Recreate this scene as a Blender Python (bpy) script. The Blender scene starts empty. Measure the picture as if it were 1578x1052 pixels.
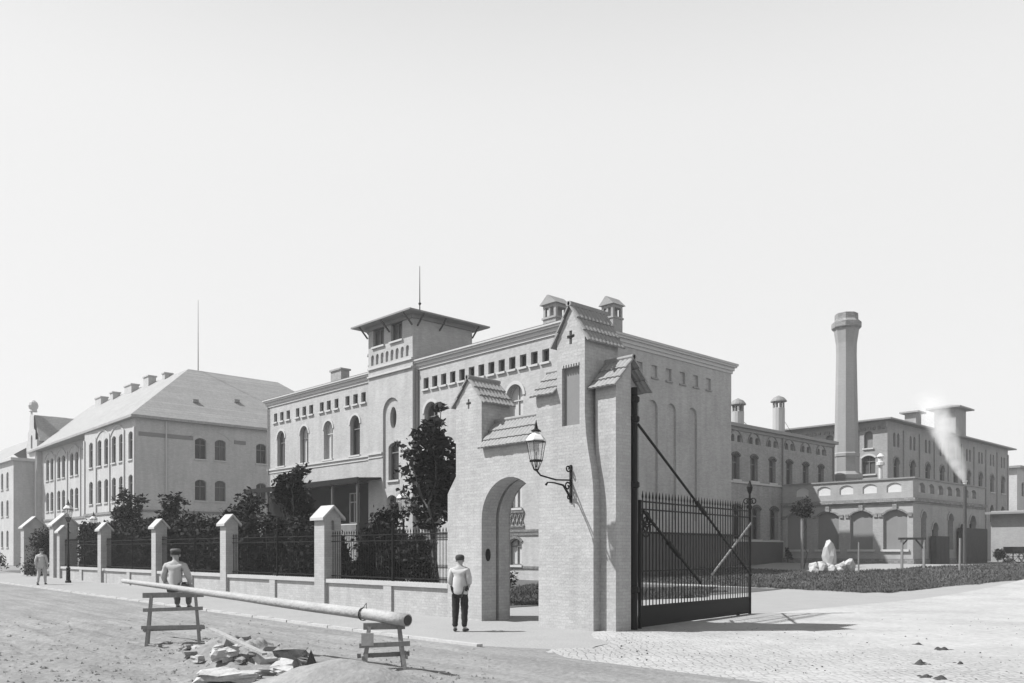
import bpy, bmesh, math, random
import numpy as np
from mathutils import Vector, Matrix, noise
from mathutils.geometry import tessellate_polygon
R = math.radians
rnd = random.Random(7)
SC = bpy.context.scene
COL = SC.collection

# ------------------------------------------------------------------ camera
cam = bpy.data.cameras.new('camera'); cam_ob = bpy.data.objects.new('camera', cam); COL.objects.link(cam_ob)
cam_ob.location = (0, 0, 1.8); cam_ob.rotation_euler = (R(90), 0, R(46.70))
cam.lens = 36 * 1320 / 1578; cam.sensor_width = 36; cam.sensor_fit = 'HORIZONTAL'
cam.shift_y = 324 / 1578; cam.clip_end = 3000; cam.clip_start = .1
SC.camera = cam_ob
# ------------------------------------------------------------------ sun, sky, exposure
SUN = Vector((4.1, 4.9, -7.8)).normalized()
el = math.asin(-SUN.z)
rot = math.atan2(-SUN.x, -SUN.y)
w = bpy.data.worlds.new('World'); SC.world = w; w.use_nodes = True
nt = w.node_tree; nt.nodes.clear()
out = nt.nodes.new('ShaderNodeOutputWorld'); bg = nt.nodes.new('ShaderNodeBackground')
sky = nt.nodes.new('ShaderNodeTexSky'); sky.sky_type = 'NISHITA'; sky.sun_disc = False
sky.sun_elevation = el; sky.sun_rotation = rot; sky.dust_density = 4; sky.air_density = 1.0; sky.ozone_density = 1
bw = nt.nodes.new('ShaderNodeRGBToBW'); mx = nt.nodes.new('ShaderNodeMix'); mx.data_type = 'FLOAT'
mx.inputs[0].default_value = .8; mx.inputs[3].default_value = 6.7
nt.links.new(sky.outputs[0], bw.inputs[0]); nt.links.new(bw.outputs[0], mx.inputs[2])
tcw = nt.nodes.new('ShaderNodeTexCoord'); sxw = nt.nodes.new('ShaderNodeSeparateXYZ'); nt.links.new(tcw.outputs['Generated'], sxw.inputs[0])
mrw = nt.nodes.new('ShaderNodeMapRange'); mrw.interpolation_type = 'SMOOTHSTEP'; mrw.inputs[1].default_value = .42; mrw.inputs[2].default_value = .95; mrw.inputs[3].default_value = 1.0; mrw.inputs[4].default_value = .12
nt.links.new(sxw.outputs[2], mrw.inputs[0]); muw = nt.nodes.new('ShaderNodeMath'); muw.operation = 'MULTIPLY'; nt.links.new(mx.outputs[0], muw.inputs[0]); nt.links.new(mrw.outputs[0], muw.inputs[1])
nt.links.new(muw.outputs[0], bg.inputs[0]); bg.inputs[1].default_value = .10
nt.links.new(bg.outputs[0], out.inputs[0])
sl = bpy.data.lights.new('sun', 'SUN'); sl.energy = 5.0; sl.angle = R(.8); sl.color = (1, 1, 1)
so = bpy.data.objects.new('sun', sl); COL.objects.link(so)
so.rotation_euler = SUN.to_track_quat('-Z', 'Y').to_euler(); so.location = (-20, -20, 60)
SC.view_settings.view_transform = 'Standard'; SC.view_settings.look = 'None'
SC.view_settings.exposure = .55; SC.view_settings.gamma = 1; SC.view_settings.use_curve_mapping = False
SC.render.engine = 'CYCLES'; SC.cycles.volume_bounces = 8; SC.cycles.max_bounces = 12

# ------------------------------------------------------------------ materials
MATS = {}
def N(nt, t, **k):
    n = nt.nodes.new(t)
    for a, b in k.items(): setattr(n, a, b)
    return n
def mat(name, v, rough=.85, var=.12, scale=1.5, fine=0, fscale=30, bump=0, brick=None, spec=.3, stain=0, stretch=None):
    m = bpy.data.materials.new(name); m.use_nodes = True; nt = m.node_tree; L = nt.links.new
    b = nt.nodes['Principled BSDF']; b.inputs['Roughness'].default_value = rough
    b.inputs['Specular IOR Level'].default_value = spec
    tc = N(nt, 'ShaderNodeTexCoord'); vec = tc.outputs['Object']
    if stretch:
        mp = N(nt, 'ShaderNodeMapping'); mp.inputs['Scale'].default_value = stretch; L(vec, mp.inputs[0]); svec = mp.outputs[0]
    else: svec = vec
    n1 = N(nt, 'ShaderNodeTexNoise'); n1.inputs['Scale'].default_value = scale; n1.inputs['Detail'].default_value = 6
    n1.inputs['Roughness'].default_value = .62
    L(svec, n1.inputs['Vector'])
    def madd(src, mul, add):
        q = N(nt, 'ShaderNodeMath', operation='MULTIPLY_ADD'); q.inputs[1].default_value = mul; q.inputs[2].default_value = add
        L(src, q.inputs[0]); return q.outputs[0]
    def mulv(a, c):
        q = N(nt, 'ShaderNodeMath', operation='MULTIPLY'); L(a, q.inputs[0]); L(c, q.inputs[1]); return q.outputs[0]
    val = madd(n1.outputs[0], v * var * 4, v * (1 - var * 2)); height = None
    if fine:
        n2 = N(nt, 'ShaderNodeTexNoise'); n2.inputs['Scale'].default_value = fscale; n2.inputs['Detail'].default_value = 4
        L(vec, n2.inputs['Vector']); val = mulv(val, madd(n2.outputs[0], fine * 4, 1 - fine * 2)); height = n2.outputs[0]
    if stain:
        n3 = N(nt, 'ShaderNodeTexNoise'); n3.inputs['Scale'].default_value = 1; n3.inputs['Detail'].default_value = 5
        mp = N(nt, 'ShaderNodeMapping'); mp.inputs['Scale'].default_value = (2.2, 2.2, .35); L(vec, mp.inputs[0]); L(mp.outputs[0], n3.inputs['Vector'])
        val = mulv(val, madd(n3.outputs[0], stain * 4, 1 - stain * 2))
    if brick:
        bwid, bh, con = brick
        sp = N(nt, 'ShaderNodeSeparateXYZ'); L(vec, sp.inputs[0]); sn = N(nt, 'ShaderNodeSeparateXYZ'); L(tc.outputs['Normal'], sn.inputs[0])
        ab = N(nt, 'ShaderNodeMath', operation='ABSOLUTE'); L(sn.outputs[0], ab.inputs[0])
        gt = N(nt, 'ShaderNodeMath', operation='GREATER_THAN'); L(ab.outputs[0], gt.inputs[0]); gt.inputs[1].default_value = .7
        mi = N(nt, 'ShaderNodeMix'); mi.data_type = 'FLOAT'; L(gt.outputs[0], mi.inputs[0]); L(sp.outputs[0], mi.inputs[2]); L(sp.outputs[1], mi.inputs[3])
        cb = N(nt, 'ShaderNodeCombineXYZ'); L(mi.outputs[0], cb.inputs[0]); L(sp.outputs[2], cb.inputs[1])
        br = N(nt, 'ShaderNodeTexBrick'); L(cb.outputs[0], br.inputs['Vector'])
        br.inputs['Scale'].default_value = 1; br.inputs['Brick Width'].default_value = bwid; br.inputs['Row Height'].default_value = bh
        br.inputs['Mortar Size'].default_value = bh * .09; br.inputs['Bias'].default_value = 0
        br.inputs['Color1'].default_value = (1 + con * .5,) * 3 + (1,); br.inputs['Color2'].default_value = (1 - con,) * 3 + (1,); br.inputs['Mortar'].default_value = (1 - con * 1.5,) * 3 + (1,)
        rb = N(nt, 'ShaderNodeRGBToBW'); L(br.outputs['Color'], rb.inputs[0]); val = mulv(val, rb.outputs[0])
    cc = N(nt, 'ShaderNodeCombineColor')
    for i in range(3): L(val, cc.inputs[i])
    L(cc.outputs[0], b.inputs['Base Color'])
    if bump:
        bp = N(nt, 'ShaderNodeBump'); bp.inputs['Strength'].default_value = bump; bp.inputs['Distance'].default_value = .03
        L(height if height is not None else n1.outputs[0], bp.inputs['Height']); L(bp.outputs[0], b.inputs['Normal'])
    MATS[name] = m; return m
mat('gate_brick', .345, .9, .11, .9, .12, 20, .3, (.25, .075, .10), stain=.12)
mat('main_brick', .36, .9, .10, .35, .07, 9, .15, (.25, .075, .12), stain=.11)
mat('annex_brick', .27, .9, .11, .5, .1, 9, .1, (.25, .075, .14), stain=.12)
mat('hall_brick', .265, .9, .10, .35, .08, 8, .1, (.25, .075, .1), stain=.1)
mat('terrace_brick', .30, .9, .08, .6, .06, 9, .1, (.25, .075, .08), stain=.08)
mat('school_brick', .40, .9, .09, .35, .07, 8, .1, (.25, .09, .1), stain=.09)
mat('stack_brick', .25, .9, .05, .5, .04, 10, 0, (.25, .09, .05), stain=.05)
mat('dark_brick', 0.17, .9, .06, 1, .06, 30, .2, (.12, .075, .35))
mat('plinth', 0.08, .9, .1, 1, .08, 20)
mat('band', 0.22, .9, .1, 1, .08, 30, 0, (.3, .12, .3))
mat('trim', 0.42, .85, .05, 2, .04, 20)
mat('plaster', 0.4, .9, .05, 1, .05, 25, .1, stain=.05)
mat('white_paint', .62, .8, .04, 3)
mat('white', 0.5, .8, .04, 3, .03, 20)
mat('panel', 0.18, .85, .05, 1, .05, 20, stain=.04)
mat('zinc', 0.2, .6, .06, 1, .04, 10, stain=.05)
mat('zinc_light', 0.34, .6, .05, 1)
mat('slate', .27, .8, .10, .6, .12, 5, .3, (.35, .28, .10), stain=.06)
mat('tile', 0.24, .85, .12, 3, .12, 18, .3)
mat('iron', .012, .6, .1, 4, spec=.15)
mat('frame', 0.13, .7, .1, 3)
mat('frame_light', 0.38, .7, .08, 3)
mat('wood', 0.2, .85, .15, 4, .12, 30, .3, stretch=(6, 6, 1))
mat('wood_dark', 0.06, .85, .15, 4, .12, 30, .3)
mat('log', .32, .8, .2, 2.2, .12, 18, .5, stretch=(.6, 3, 3))
mat('earth', .195, .95, .27, .8, .2, 9, 1.0, stretch=(.35, 1.6, 1))
mat('sand', .23, .95, .14, 1.6, .14, 14, .7)
mat('pave', 0.27, .95, .07, .9, .06, 16, .5)
mat('kerbstone', 0.38, .9, .07, 2, .1, 20, .2)
mat('stone', .21, .9, .2, 2.5, .14, 14, .6)
mat('stone_white', .38, .85, .12, 3, .1, 20, .4)
mat('grass_soil', .085, .95, .2, .8, .15, 10, .5)
mat('grass', .095, .9, .3, .5, .2, 4, spec=.1)
mat('bark', 0.07, .9, .2, 4, .1, 20, .4)
mat('leaf', .020, .85, .3, 1.4, spec=.08)
mat('leaf_mid', .036, .85, .3, 1.4, spec=.08)
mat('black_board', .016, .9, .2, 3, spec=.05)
mat('skin', 0.3, .6, .04, 5)
mat('shirt', 0.42, .9, .06, 6, bump=.1)
mat('jacket', .38, .9, .06, 6)
mat('trousers', .022, .9, .1, 6)
mat('grey_trousers', 0.12, .9, .1, 6)
mat('hair', .04, .8, .1, 20)
mat('dung', 0.05, .95, .2, 6, .2, 30, .8)
mat('pane_dark', .02, .22, .2, .8, spec=.25)
mat('pane_mid', .07, .25, .15, .8, spec=.3)
mat('pane_pale', 0.42, .35, .05, 2, spec=.5)
# paving setts of the drive: courses of stones
def setts():
    m = bpy.data.materials.new('setts'); m.use_nodes = True; nt = m.node_tree; L = nt.links.new
    b = nt.nodes['Principled BSDF']; b.inputs['Roughness'].default_value = .9; b.inputs['Specular IOR Level'].default_value = .25
    tc = N(nt, 'ShaderNodeTexCoord')
    nz = N(nt, 'ShaderNodeTexNoise'); nz.inputs['Scale'].default_value = 1.3; L(tc.outputs['Object'], nz.inputs['Vector'])
    vm = N(nt, 'ShaderNodeMixRGB'); vm.blend_type = 'ADD'; vm.inputs[0].default_value = .3; L(tc.outputs['Object'], vm.inputs[1]); L(nz.outputs['Color'], vm.inputs[2])
    mp = N(nt, 'ShaderNodeMapping'); mp.inputs['Rotation'].default_value = (0, 0, R(40)); L(vm.outputs[0], mp.inputs[0])
    m2_ = N(nt, 'ShaderNodeMapping'); m2_.inputs['Scale'].default_value = (5.2, 7.5, 1); L(mp.outputs[0], m2_.inputs[0])
    vo_ = N(nt, 'ShaderNodeTexVoronoi'); vo_.feature = 'DISTANCE_TO_EDGE'; vo_.voronoi_dimensions = '2D'; vo_.inputs['Scale'].default_value = 1; vo_.inputs['Randomness'].default_value = .55; L(m2_.outputs[0], vo_.inputs['Vector'])
    br = N(nt, 'ShaderNodeMapRange'); br.inputs[1].default_value = 0; br.inputs[2].default_value = .16; br.inputs[3].default_value = .66; br.inputs[4].default_value = 1; L(vo_.outputs['Distance'], br.inputs[0])
    n1 = N(nt, 'ShaderNodeTexNoise'); n1.inputs['Scale'].default_value = .35; n1.inputs['Detail'].default_value = 6; n1.inputs['Roughness'].default_value = .65; L(tc.outputs['Object'], n1.inputs['Vector'])
    # sand drifted over the setts hides their joints in places
    cr = N(nt, 'ShaderNodeMapRange'); cr.inputs[1].default_value = .42; cr.inputs[2].default_value = .72; L(n1.outputs[0], cr.inputs[0])
    sx = N(nt, 'ShaderNodeSeparateXYZ'); L(tc.outputs['Object'], sx.inputs[0])
    far = N(nt, 'ShaderNodeMapRange'); far.inputs[1].default_value = 13.5; far.inputs[2].default_value = 18.0; L(sx.outputs[1], far.inputs[0])
    mxx = N(nt, 'ShaderNodeMath', operation='MAXIMUM'); L(cr.outputs[0], mxx.inputs[0]); L(far.outputs[0], mxx.inputs[1])
    mi = N(nt, 'ShaderNodeMixRGB'); L(mxx.outputs[0], mi.inputs[0]); L(br.outputs[0], mi.inputs[1]); mi.inputs[2].default_value = (1, 1, 1, 1)
    n2 = N(nt, 'ShaderNodeTexNoise'); n2.inputs['Scale'].default_value = 6; n2.inputs['Detail'].default_value = 8; n2.inputs['Roughness'].default_value = .7; L(tc.outputs['Object'], n2.inputs['Vector'])
    mr = N(nt, 'ShaderNodeMapRange'); mr.inputs[1].default_value = .25; mr.inputs[2].default_value = .75; mr.inputs[3].default_value = .27; mr.inputs[4].default_value = .44; L(n2.outputs[0], mr.inputs[0])
    mu = N(nt, 'ShaderNodeMixRGB'); mu.blend_type = 'MULTIPLY'; mu.inputs[0].default_value = 1; L(mi.outputs[0], mu.inputs[1]); L(mr.outputs[0], mu.inputs[2])
    pr_ = N(nt, 'ShaderNodeMapRange'); pr_.inputs[1].default_value = .35; pr_.inputs[2].default_value = .6; pr_.inputs[3].default_value = .84; pr_.inputs[4].default_value = 1.05; L(n1.outputs[0], pr_.inputs[0])
    m5 = N(nt, 'ShaderNodeMixRGB'); m5.blend_type = 'MULTIPLY'; m5.inputs[0].default_value = 1; L(mu.outputs[0], m5.inputs[1]); L(pr_.outputs[0], m5.inputs[2])
    L(m5.outputs[0], b.inputs['Base Color'])
    ad = N(nt, 'ShaderNodeMixRGB'); ad.blend_type = 'ADD'; ad.inputs[0].default_value = .35; L(mi.outputs[0], ad.inputs[1]); L(n2.outputs[0], ad.inputs[2])
    bp = N(nt, 'ShaderNodeBump'); bp.inputs['Strength'].default_value = .7; bp.inputs['Distance'].default_value = .04; L(ad.outputs[0], bp.inputs['Height']); L(bp.outputs[0], b.inputs['Normal'])
    MATS['setts'] = m
setts()
def glass():
    m = bpy.data.materials.new('lantern_glass'); m.use_nodes = True; nt = m.node_tree; nt.nodes.clear(); L = nt.links.new
    o = N(nt, 'ShaderNodeOutputMaterial'); a = N(nt, 'ShaderNodeBsdfTransparent'); g = N(nt, 'ShaderNodeBsdfGlossy'); g.inputs['Roughness'].default_value = .05
    d = N(nt, 'ShaderNodeBsdfDiffuse'); d.inputs[0].default_value = (.6, .6, .6, 1)
    x = N(nt, 'ShaderNodeMixShader'); y = N(nt, 'ShaderNodeMixShader'); x.inputs[0].default_value = .12; y.inputs[0].default_value = .15
    L(a.outputs[0], x.inputs[1]); L(g.outputs[0], x.inputs[2]); L(x.outputs[0], y.inputs[1]); L(d.outputs[0], y.inputs[2]); L(y.outputs[0], o.inputs[0])
    MATS['lantern_glass'] = m
glass()

# ------------------------------------------------------------------ helpers
ORG = {}
def thing(name, label, cat, loc=(0, 0, 0), group=None, world=True):
    o = bpy.data.objects.new(name, None); COL.objects.link(o); o.empty_display_size = .2
    o.location = loc; o['label'] = label; o['category'] = cat
    if group: o['group'] = group
    ORG[o] = Vector(loc) if world else Vector((0, 0, 0)); return o
def tag(o, label, cat, group=None, kind=None):
    o['label'] = label; o['category'] = cat
    if group: o['group'] = group
    if kind: o['kind'] = kind
    return o
def link_mesh(name, me, m, parent, smooth=False):
    me.materials.append(MATS[m]); o = bpy.data.objects.new(name, me); COL.objects.link(o)
    if smooth: me.polygons.foreach_set('use_smooth', [True] * len(me.polygons))
    if parent is not None:
        o.parent = parent; ORG[o] = ORG[parent]
    return o
def copy_tree(o, loc, rotz=None, label=None, parent=None):
    c = o.copy(); COL.objects.link(c)
    if parent is not None: c.parent = parent
    else:
        c.location = loc
        if rotz is not None: c.rotation_euler = (0, 0, rotz)
        if label: c['label'] = label
    for ch in [x for x in KIDS.get(o, [])]: copy_tree(ch, None, None, None, c)
    return c
KIDS = {}
class MB:
    def __init__(s): s.v = []; s.f = []
    def add(s, vs, fs):
        n = len(s.v); s.v += [tuple(p) for p in vs]; s.f += [tuple(i + n for i in f) for f in fs]; return s
    def box(s, x0, x1, y0, y1, z0, z1):
        return s.add([(x0, y0, z0), (x1, y0, z0), (x1, y1, z0), (x0, y1, z0), (x0, y0, z1), (x1, y0, z1), (x1, y1, z1), (x0, y1, z1)],
              [(0, 3, 2, 1), (4, 5, 6, 7), (0, 1, 5, 4), (1, 2, 6, 5), (2, 3, 7, 6), (3, 0, 4, 7)])
    def hexa(s, p):  # 8 points: bottom four, top four
        return s.add(p, [(0, 3, 2, 1), (4, 5, 6, 7), (0, 1, 5, 4), (1, 2, 6, 5), (2, 3, 7, 6), (3, 0, 4, 7)])
    def prism(s, poly, vec):  # poly list of 3D, CCW seen from -vec side outward
        n = len(poly); vec = Vector(vec); a = [Vector(p) for p in poly]; b = [p + vec for p in a]
        t = tessellate_polygon([a]); s.add(a + b, [tuple(x) for x in t] + [tuple(i + n for i in x) for x in t] + [(i, (i + 1) % n, (i + 1) % n + n, i + n) for i in range(n)]); return s
    def bar(s, a, b, w, h=None, up=(0, 0, 1)):
        h = h or w; a = Vector(a); b = Vector(b); d = (b - a).normalized(); u = Vector(up)
        if abs(d.dot(u)) > .95: u = Vector((0, 1, 0))
        x = d.cross(u).normalized() * w / 2; y = x.cross(d).normalized() * h / 2
        return s.hexa([a - x - y, a + x - y, b + x - y, b - x - y, a - x + y, a + x + y, b + x + y, b - x + y])
    def tube(s, pts, rad, n=8, cap=True):
        pts = [Vector(p) for p in pts]; k = len(pts)
        if not hasattr(rad, '__len__'): rad = [rad] * k
        base = len(s.v); up = Vector((0, 0, 1))
        for i, p in enumerate(pts):
            d = (pts[min(i + 1, k - 1)] - pts[max(i - 1, 0)]).normalized()
            if abs(d.dot(up)) > .9: x = d.cross(Vector((0, 1, 0))).normalized()
            else: x = d.cross(up).normalized()
            y = d.cross(x).normalized()
            for j in range(n):
                a = 2 * math.pi * j / n; s.v.append(tuple(p + (x * math.cos(a) + y * math.sin(a)) * rad[i]))
        for i in range(k - 1):
            for j in range(n):
                s.f.append((base + i * n + j, base + i * n + (j + 1) % n, base + (i + 1) * n + (j + 1) % n, base + (i + 1) * n + j))
        if cap: s.f.append(tuple(base + j for j in range(n))[::-1]); s.f.append(tuple(base + (k - 1) * n + j for j in range(n)))
        return s
    def lathe(s, c, prof, n=12, a0=0):  # prof list of (r,z)
        base = len(s.v)
        for r, z in prof:
            for j in range(n):
                a = a0 + 2 * math.pi * j / n; s.v.append((c[0] + r * math.cos(a), c[1] + r * math.sin(a), c[2] + z))
        for i in range(len(prof) - 1):
            for j in range(n):
                s.f.append((base + i * n + j, base + i * n + (j + 1) % n, base + (i + 1) * n + (j + 1) % n, base + (i + 1) * n + j))
        s.f.append(tuple(base + j for j in range(n))[::-1]); s.f.append(tuple(base + (len(prof) - 1) * n + j for j in range(n)))
        return s
    def build(s, name, m, parent=None, smooth=False, fixn=True):
        me = bpy.data.meshes.new(name); o = ORG.get(parent, Vector((0, 0, 0))) if parent is not None else Vector((0, 0, 0))
        me.from_pydata([(x - o.x, y - o.y, z - o.z) for x, y, z in s.v], [], s.f)
        if fixn:
            bm = bmesh.new(); bm.from_mesh(me); bmesh.ops.recalc_face_normals(bm, faces=bm.faces); bm.to_mesh(bm and me); bm.free()
        me.update(); ob = link_mesh(name, me, m, parent, smooth)
        if parent is not None: KIDS.setdefault(parent, []).append(ob)
        return ob

# facade frame: origin, direction along the wall; outward normal = dir x up
class Fr:
    def __init__(s, x, y, ax):
        s.o = Vector((x, y, 0)); s.ax = ax
        s.d = Vector((1, 0, 0)) if ax == 'x' else Vector((0, 1, 0)); s.n = Vector((0, -1, 0)) if ax == 'x' else Vector((1, 0, 0))
        s.o = Vector((0, y, 0)) if ax == 'x' else Vector((x, 0, 0))
    def p(s, u, z, w=0): q = s.o + s.d * u + s.n * w; return Vector((q.x, q.y, z))
    def at(s, w): f = Fr(0, 0, s.ax); f.o = s.o + s.n * w; return f
def outline(u0, u1, z0, z1, kind='rect', n=12):
    if kind == 'rect': return [(u0, z0), (u1, z0), (u1, z1), (u0, z1)]
    c = (u0 + u1) / 2; hw = (u1 - u0) / 2
    if kind == 'round':
        return [(c + hw * math.cos(a), (z0 + z1) / 2 + (z1 - z0) / 2 * math.sin(a)) for a in [2 * math.pi * i / 20 for i in range(20)]]
    h = hw if kind == 'semi' else hw * .42
    rr = (hw * hw + h * h) / (2 * h); cz = z1 - rr; a = math.asin(min(1, hw / rr))
    pts = [(u0, z0), (u1, z0)]
    for i in range(n + 1):
        t = a - 2 * a * i / n; pts.append((c + rr * math.sin(t), cz + rr * math.cos(t)))
    return pts
def wall_face(mb, F, outer, holes, depth, back=()):
    loops = [[F.p(*q) for q in outer]] + [[F.p(*q) for q in h] for h in holes]
    flat = [p for l in loops for p in l]; tr = tessellate_polygon(loops); nrm = F.n; fs = []
    for t in tr:
        a, b, c = [flat[i] for i in t]
        if (b - a).cross(c - a).length < 1e-7: continue
        fs.append(t if (b - a).cross(c - a).dot(nrm) > 0 else (t[0], t[2], t[1]))
    mb.add(flat, fs)
    for i, h in enumerate(holes):
        dd = depth[i] if hasattr(depth, '__len__') else depth
        m = len(h); mb.add([F.p(u, z) for u, z in h] + [F.p(u, z, -dd) for u, z in h], [(j, j + m, (j + 1) % m + m, (j + 1) % m) for j in range(m)])
        if i in back: mb.add([F.p(u, z, -dd) for u, z in h], [tuple(range(m))])
def ring(mb, F, a, b, w0, w1):  # band between two outlines a (outer) b (inner), extruded w0..w1
    m = len(a); P = [F.p(u, z, w0) for u, z in a] + [F.p(u, z, w0) for u, z in b] + [F.p(u, z, w1) for u, z in a] + [F.p(u, z, w1) for u, z in b]
    fs = []
    for j in range(m):
        k = (j + 1) % m
        fs += [(j, k, k + m, j + m), (j + 2 * m, j + 3 * m, k + 3 * m, k + 2 * m), (j, j + 2 * m, k + 2 * m, k), (j + m, k + m, k + 3 * m, j + 3 * m)]
    mb.add(P, fs)
def fbox(mb, F, u0, u1, z0, z1, w0, w1):
    a = F.p(u0, z0, w0); b = F.p(u1, z1, w1); mb.box(min(a.x, b.x), max(a.x, b.x), min(a.y, b.y), max(a.y, b.y), z0, z1)
def hood_mesh(F, u0, u1, z0, z1, kind, wd=.2, pr=.06, ears=False, key=False):
    mb = MB(); o = outline(u0, u1, z0, z1, kind, 12)[2:]; c = (u0 + u1) / 2; hw = (u1 - u0) / 2; h = hw if kind == 'semi' else hw * .42
    rr = (hw * hw + h * h) / (2 * h); cz = z1 - rr; P = []
    big = [(c + (u - c) * (rr + wd) / rr, cz + (z - cz) * (rr + wd) / rr) for u, z in o]
    m = len(o); V = [F.p(*q, .001) for q in o] + [F.p(*q, .001) for q in big] + [F.p(*q, pr) for q in o] + [F.p(*q, pr) for q in big]
    fs = []
    for j in range(m - 1): fs += [(j + 2 * m, j + 1 + 2 * m, j + 1 + 3 * m, j + 3 * m), (j, j + 2 * m, j + 2 * m + 1, j + 1), (j + m, j + m + 1, j + 1 + 3 * m, j + 3 * m)]
    fs += [(0, m, 3 * m, 2 * m), (m - 1, 3 * m - 1, 4 * m - 1, 2 * m - 1)]
    mb.add(V, fs)
    if ears:
        zz = o[0][1]; fbox(mb, F, u0 - wd - .22, u0 - wd * .6, zz - .12, zz + .14, .001, pr + .02); fbox(mb, F, u1 + wd * .6, u1 + wd + .22, zz - .12, zz + .14, .001, pr + .02)
    if key: fbox(mb, F, c - .16, c + .16, z1 + .02, z1 + .42, pr * .5, pr + .06)
    return mb
def window(F, parent, u0, u1, z0, z1, kind='rect', depth=.3, pane='pane_dark', frame='frame', mull=True, transom=None, sill=True, hood=None, hoodmat='trim', label=None, hw=.16, ears=False, key=False, fw=.07):
    mb = MB(); o = outline(u0, u1, z0, z1, kind); c = ((u0 + u1) / 2, (z0 + z1) / 2); w_, h_ = u1 - u0, z1 - z0
    inn = [(c[0] + (u - c[0]) * (1 - 2 * fw / w_), c[1] + (z - c[1]) * (1 - 2 * fw / h_)) for u, z in o]
    ring(mb, F, o, inn, -depth + .05, -depth + .12)
    if mull: fbox(mb, F, c[0] - fw * .5, c[0] + fw * .5, z0 + fw, (z1 - fw) if kind == 'rect' else z1 - fw * 1.6, -depth + .055, -depth + .115)
    if transom: fbox(mb, F, u0 + fw * .9, u1 - fw * .9, transom - fw * .55, transom + fw * .55, -depth + .052, -depth + .135)
    wn = mb.build('window', frame, parent)
    if label: wn['label'] = label
    pm = MB(); pm.add([F.p(u, z, -depth + .03) for u, z in o], [tuple(range(len(o)))]); pm.build('pane', pane, wn, fixn=False)
    if sill:
        s_ = MB(); fbox(s_, F, u0 - .1, u1 + .1, z0 - .13, z0 - .002, .002, .13); s_.build('sill', 'trim', wn)
    if hood: hood_mesh(F, u0, u1, z0, z1, kind, hw, .06, ears, key).build('hood', hoodmat, wn)
    return wn
def sm(t): t = max(0., min(1., t)); return t * t * (3 - 2 * t)
def gz(x, y):
    s = max(0, min(.5, -.008 * (x + 16))); return s * (1 - sm((y - 16) / 8)) + .95 * sm((y - 32) / 28)
def hip_roof(mb, x0, x1, y0, y1, z, pitch, th=0):
    a = min(x1 - x0, y1 - y0) / 2; h = a * math.tan(R(pitch))
    if x1 - x0 >= y1 - y0: r0, r1 = (x0 + a, (y0 + y1) / 2, z + h), (x1 - a, (y0 + y1) / 2, z + h); fs = [(0, 1, 5, 4), (1, 2, 5), (2, 3, 4, 5), (3, 0, 4)]
    else: r0, r1 = ((x0 + x1) / 2, y0 + a, z + h), ((x0 + x1) / 2, y1 - a, z + h); fs = [(0, 1, 4), (1, 2, 5, 4), (2, 3, 5), (3, 0, 4, 5)]
    mb.add([(x0, y0, z), (x1, y0, z), (x1, y1, z), (x0, y1, z), r0, r1], fs + [(0, 3, 2, 1)])
def cornice(parent, x0, x1, y0, y1, z, proj, h, name='cornice', m='trim'):
    mb = MB(); k = 3
    prof = [(.08, z - .42, z - .22), (proj * .45, z - .22, z + .0), (proj * .8, z + .0, z + h * .5), (proj, z + h * .5, z + h)]
    for p, a, b in prof: mb.box(x0 - p, x1 + p, y0 - p, y1 + p, a, b)
    return mb.build(name, m, parent)

# ================================================================== GROUND
def axis(fine0, fine1, st, lo, hi):
    a = list(np.arange(fine0, fine1, st)); x = fine1; d = st
    while x < hi: a.append(x); d *= 1.25; x += d
    a.append(hi); x = fine0; d = st
    while True:
        d *= 1.25; x -= d
        if x < lo: a.insert(0, lo); break
        a.insert(0, x)
    return a
def grid_mesh(xs, ys, fz):
    v = [(x, y, fz(x, y)) for y in ys for x in xs]; nx = len(xs)
    f = [(j * nx + i, j * nx + i + 1, (j + 1) * nx + i + 1, (j + 1) * nx + i) for j in range(len(ys) - 1) for i in range(nx - 1)]
    return v, f
def rough(x, y):
    if y > 10.9 or x > 4 or x < -40 or y < -2: return 0
    m = sm((10.9 - y) / .9) * sm((4 - x) / 2)
    near = .35 + .65 * sm((9 - y) / 3)
    rut = noise.noise((x * .10, y * 1.5, 3)) * .075 + noise.noise((x * .22, y * 4.1, 8)) * .04
    fr = noise.fractal((x * 1.3, y * 1.3, 0), 1.0, 2.1, 5) * .045 * near
    cl = max(0, noise.noise((x * 5, y * 5, 5)) - .22) * .08 * near
    return m * (rut + fr + cl) * (.6 if x > -12 else 1)
xs = axis(-24, 0, .075, -900, 700); ys = axis(3.5, 11, .075, -400, 900)
v, f = grid_mesh(xs, ys, lambda x, y: gz(x, y) + rough(x, y) - (.0 if y < 10.7 else .03))
g = MB(); g.v = v; g.f = f; o = g.build('ground', 'earth', smooth=True, fixn=False); o['kind'] = 'structure'
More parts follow.
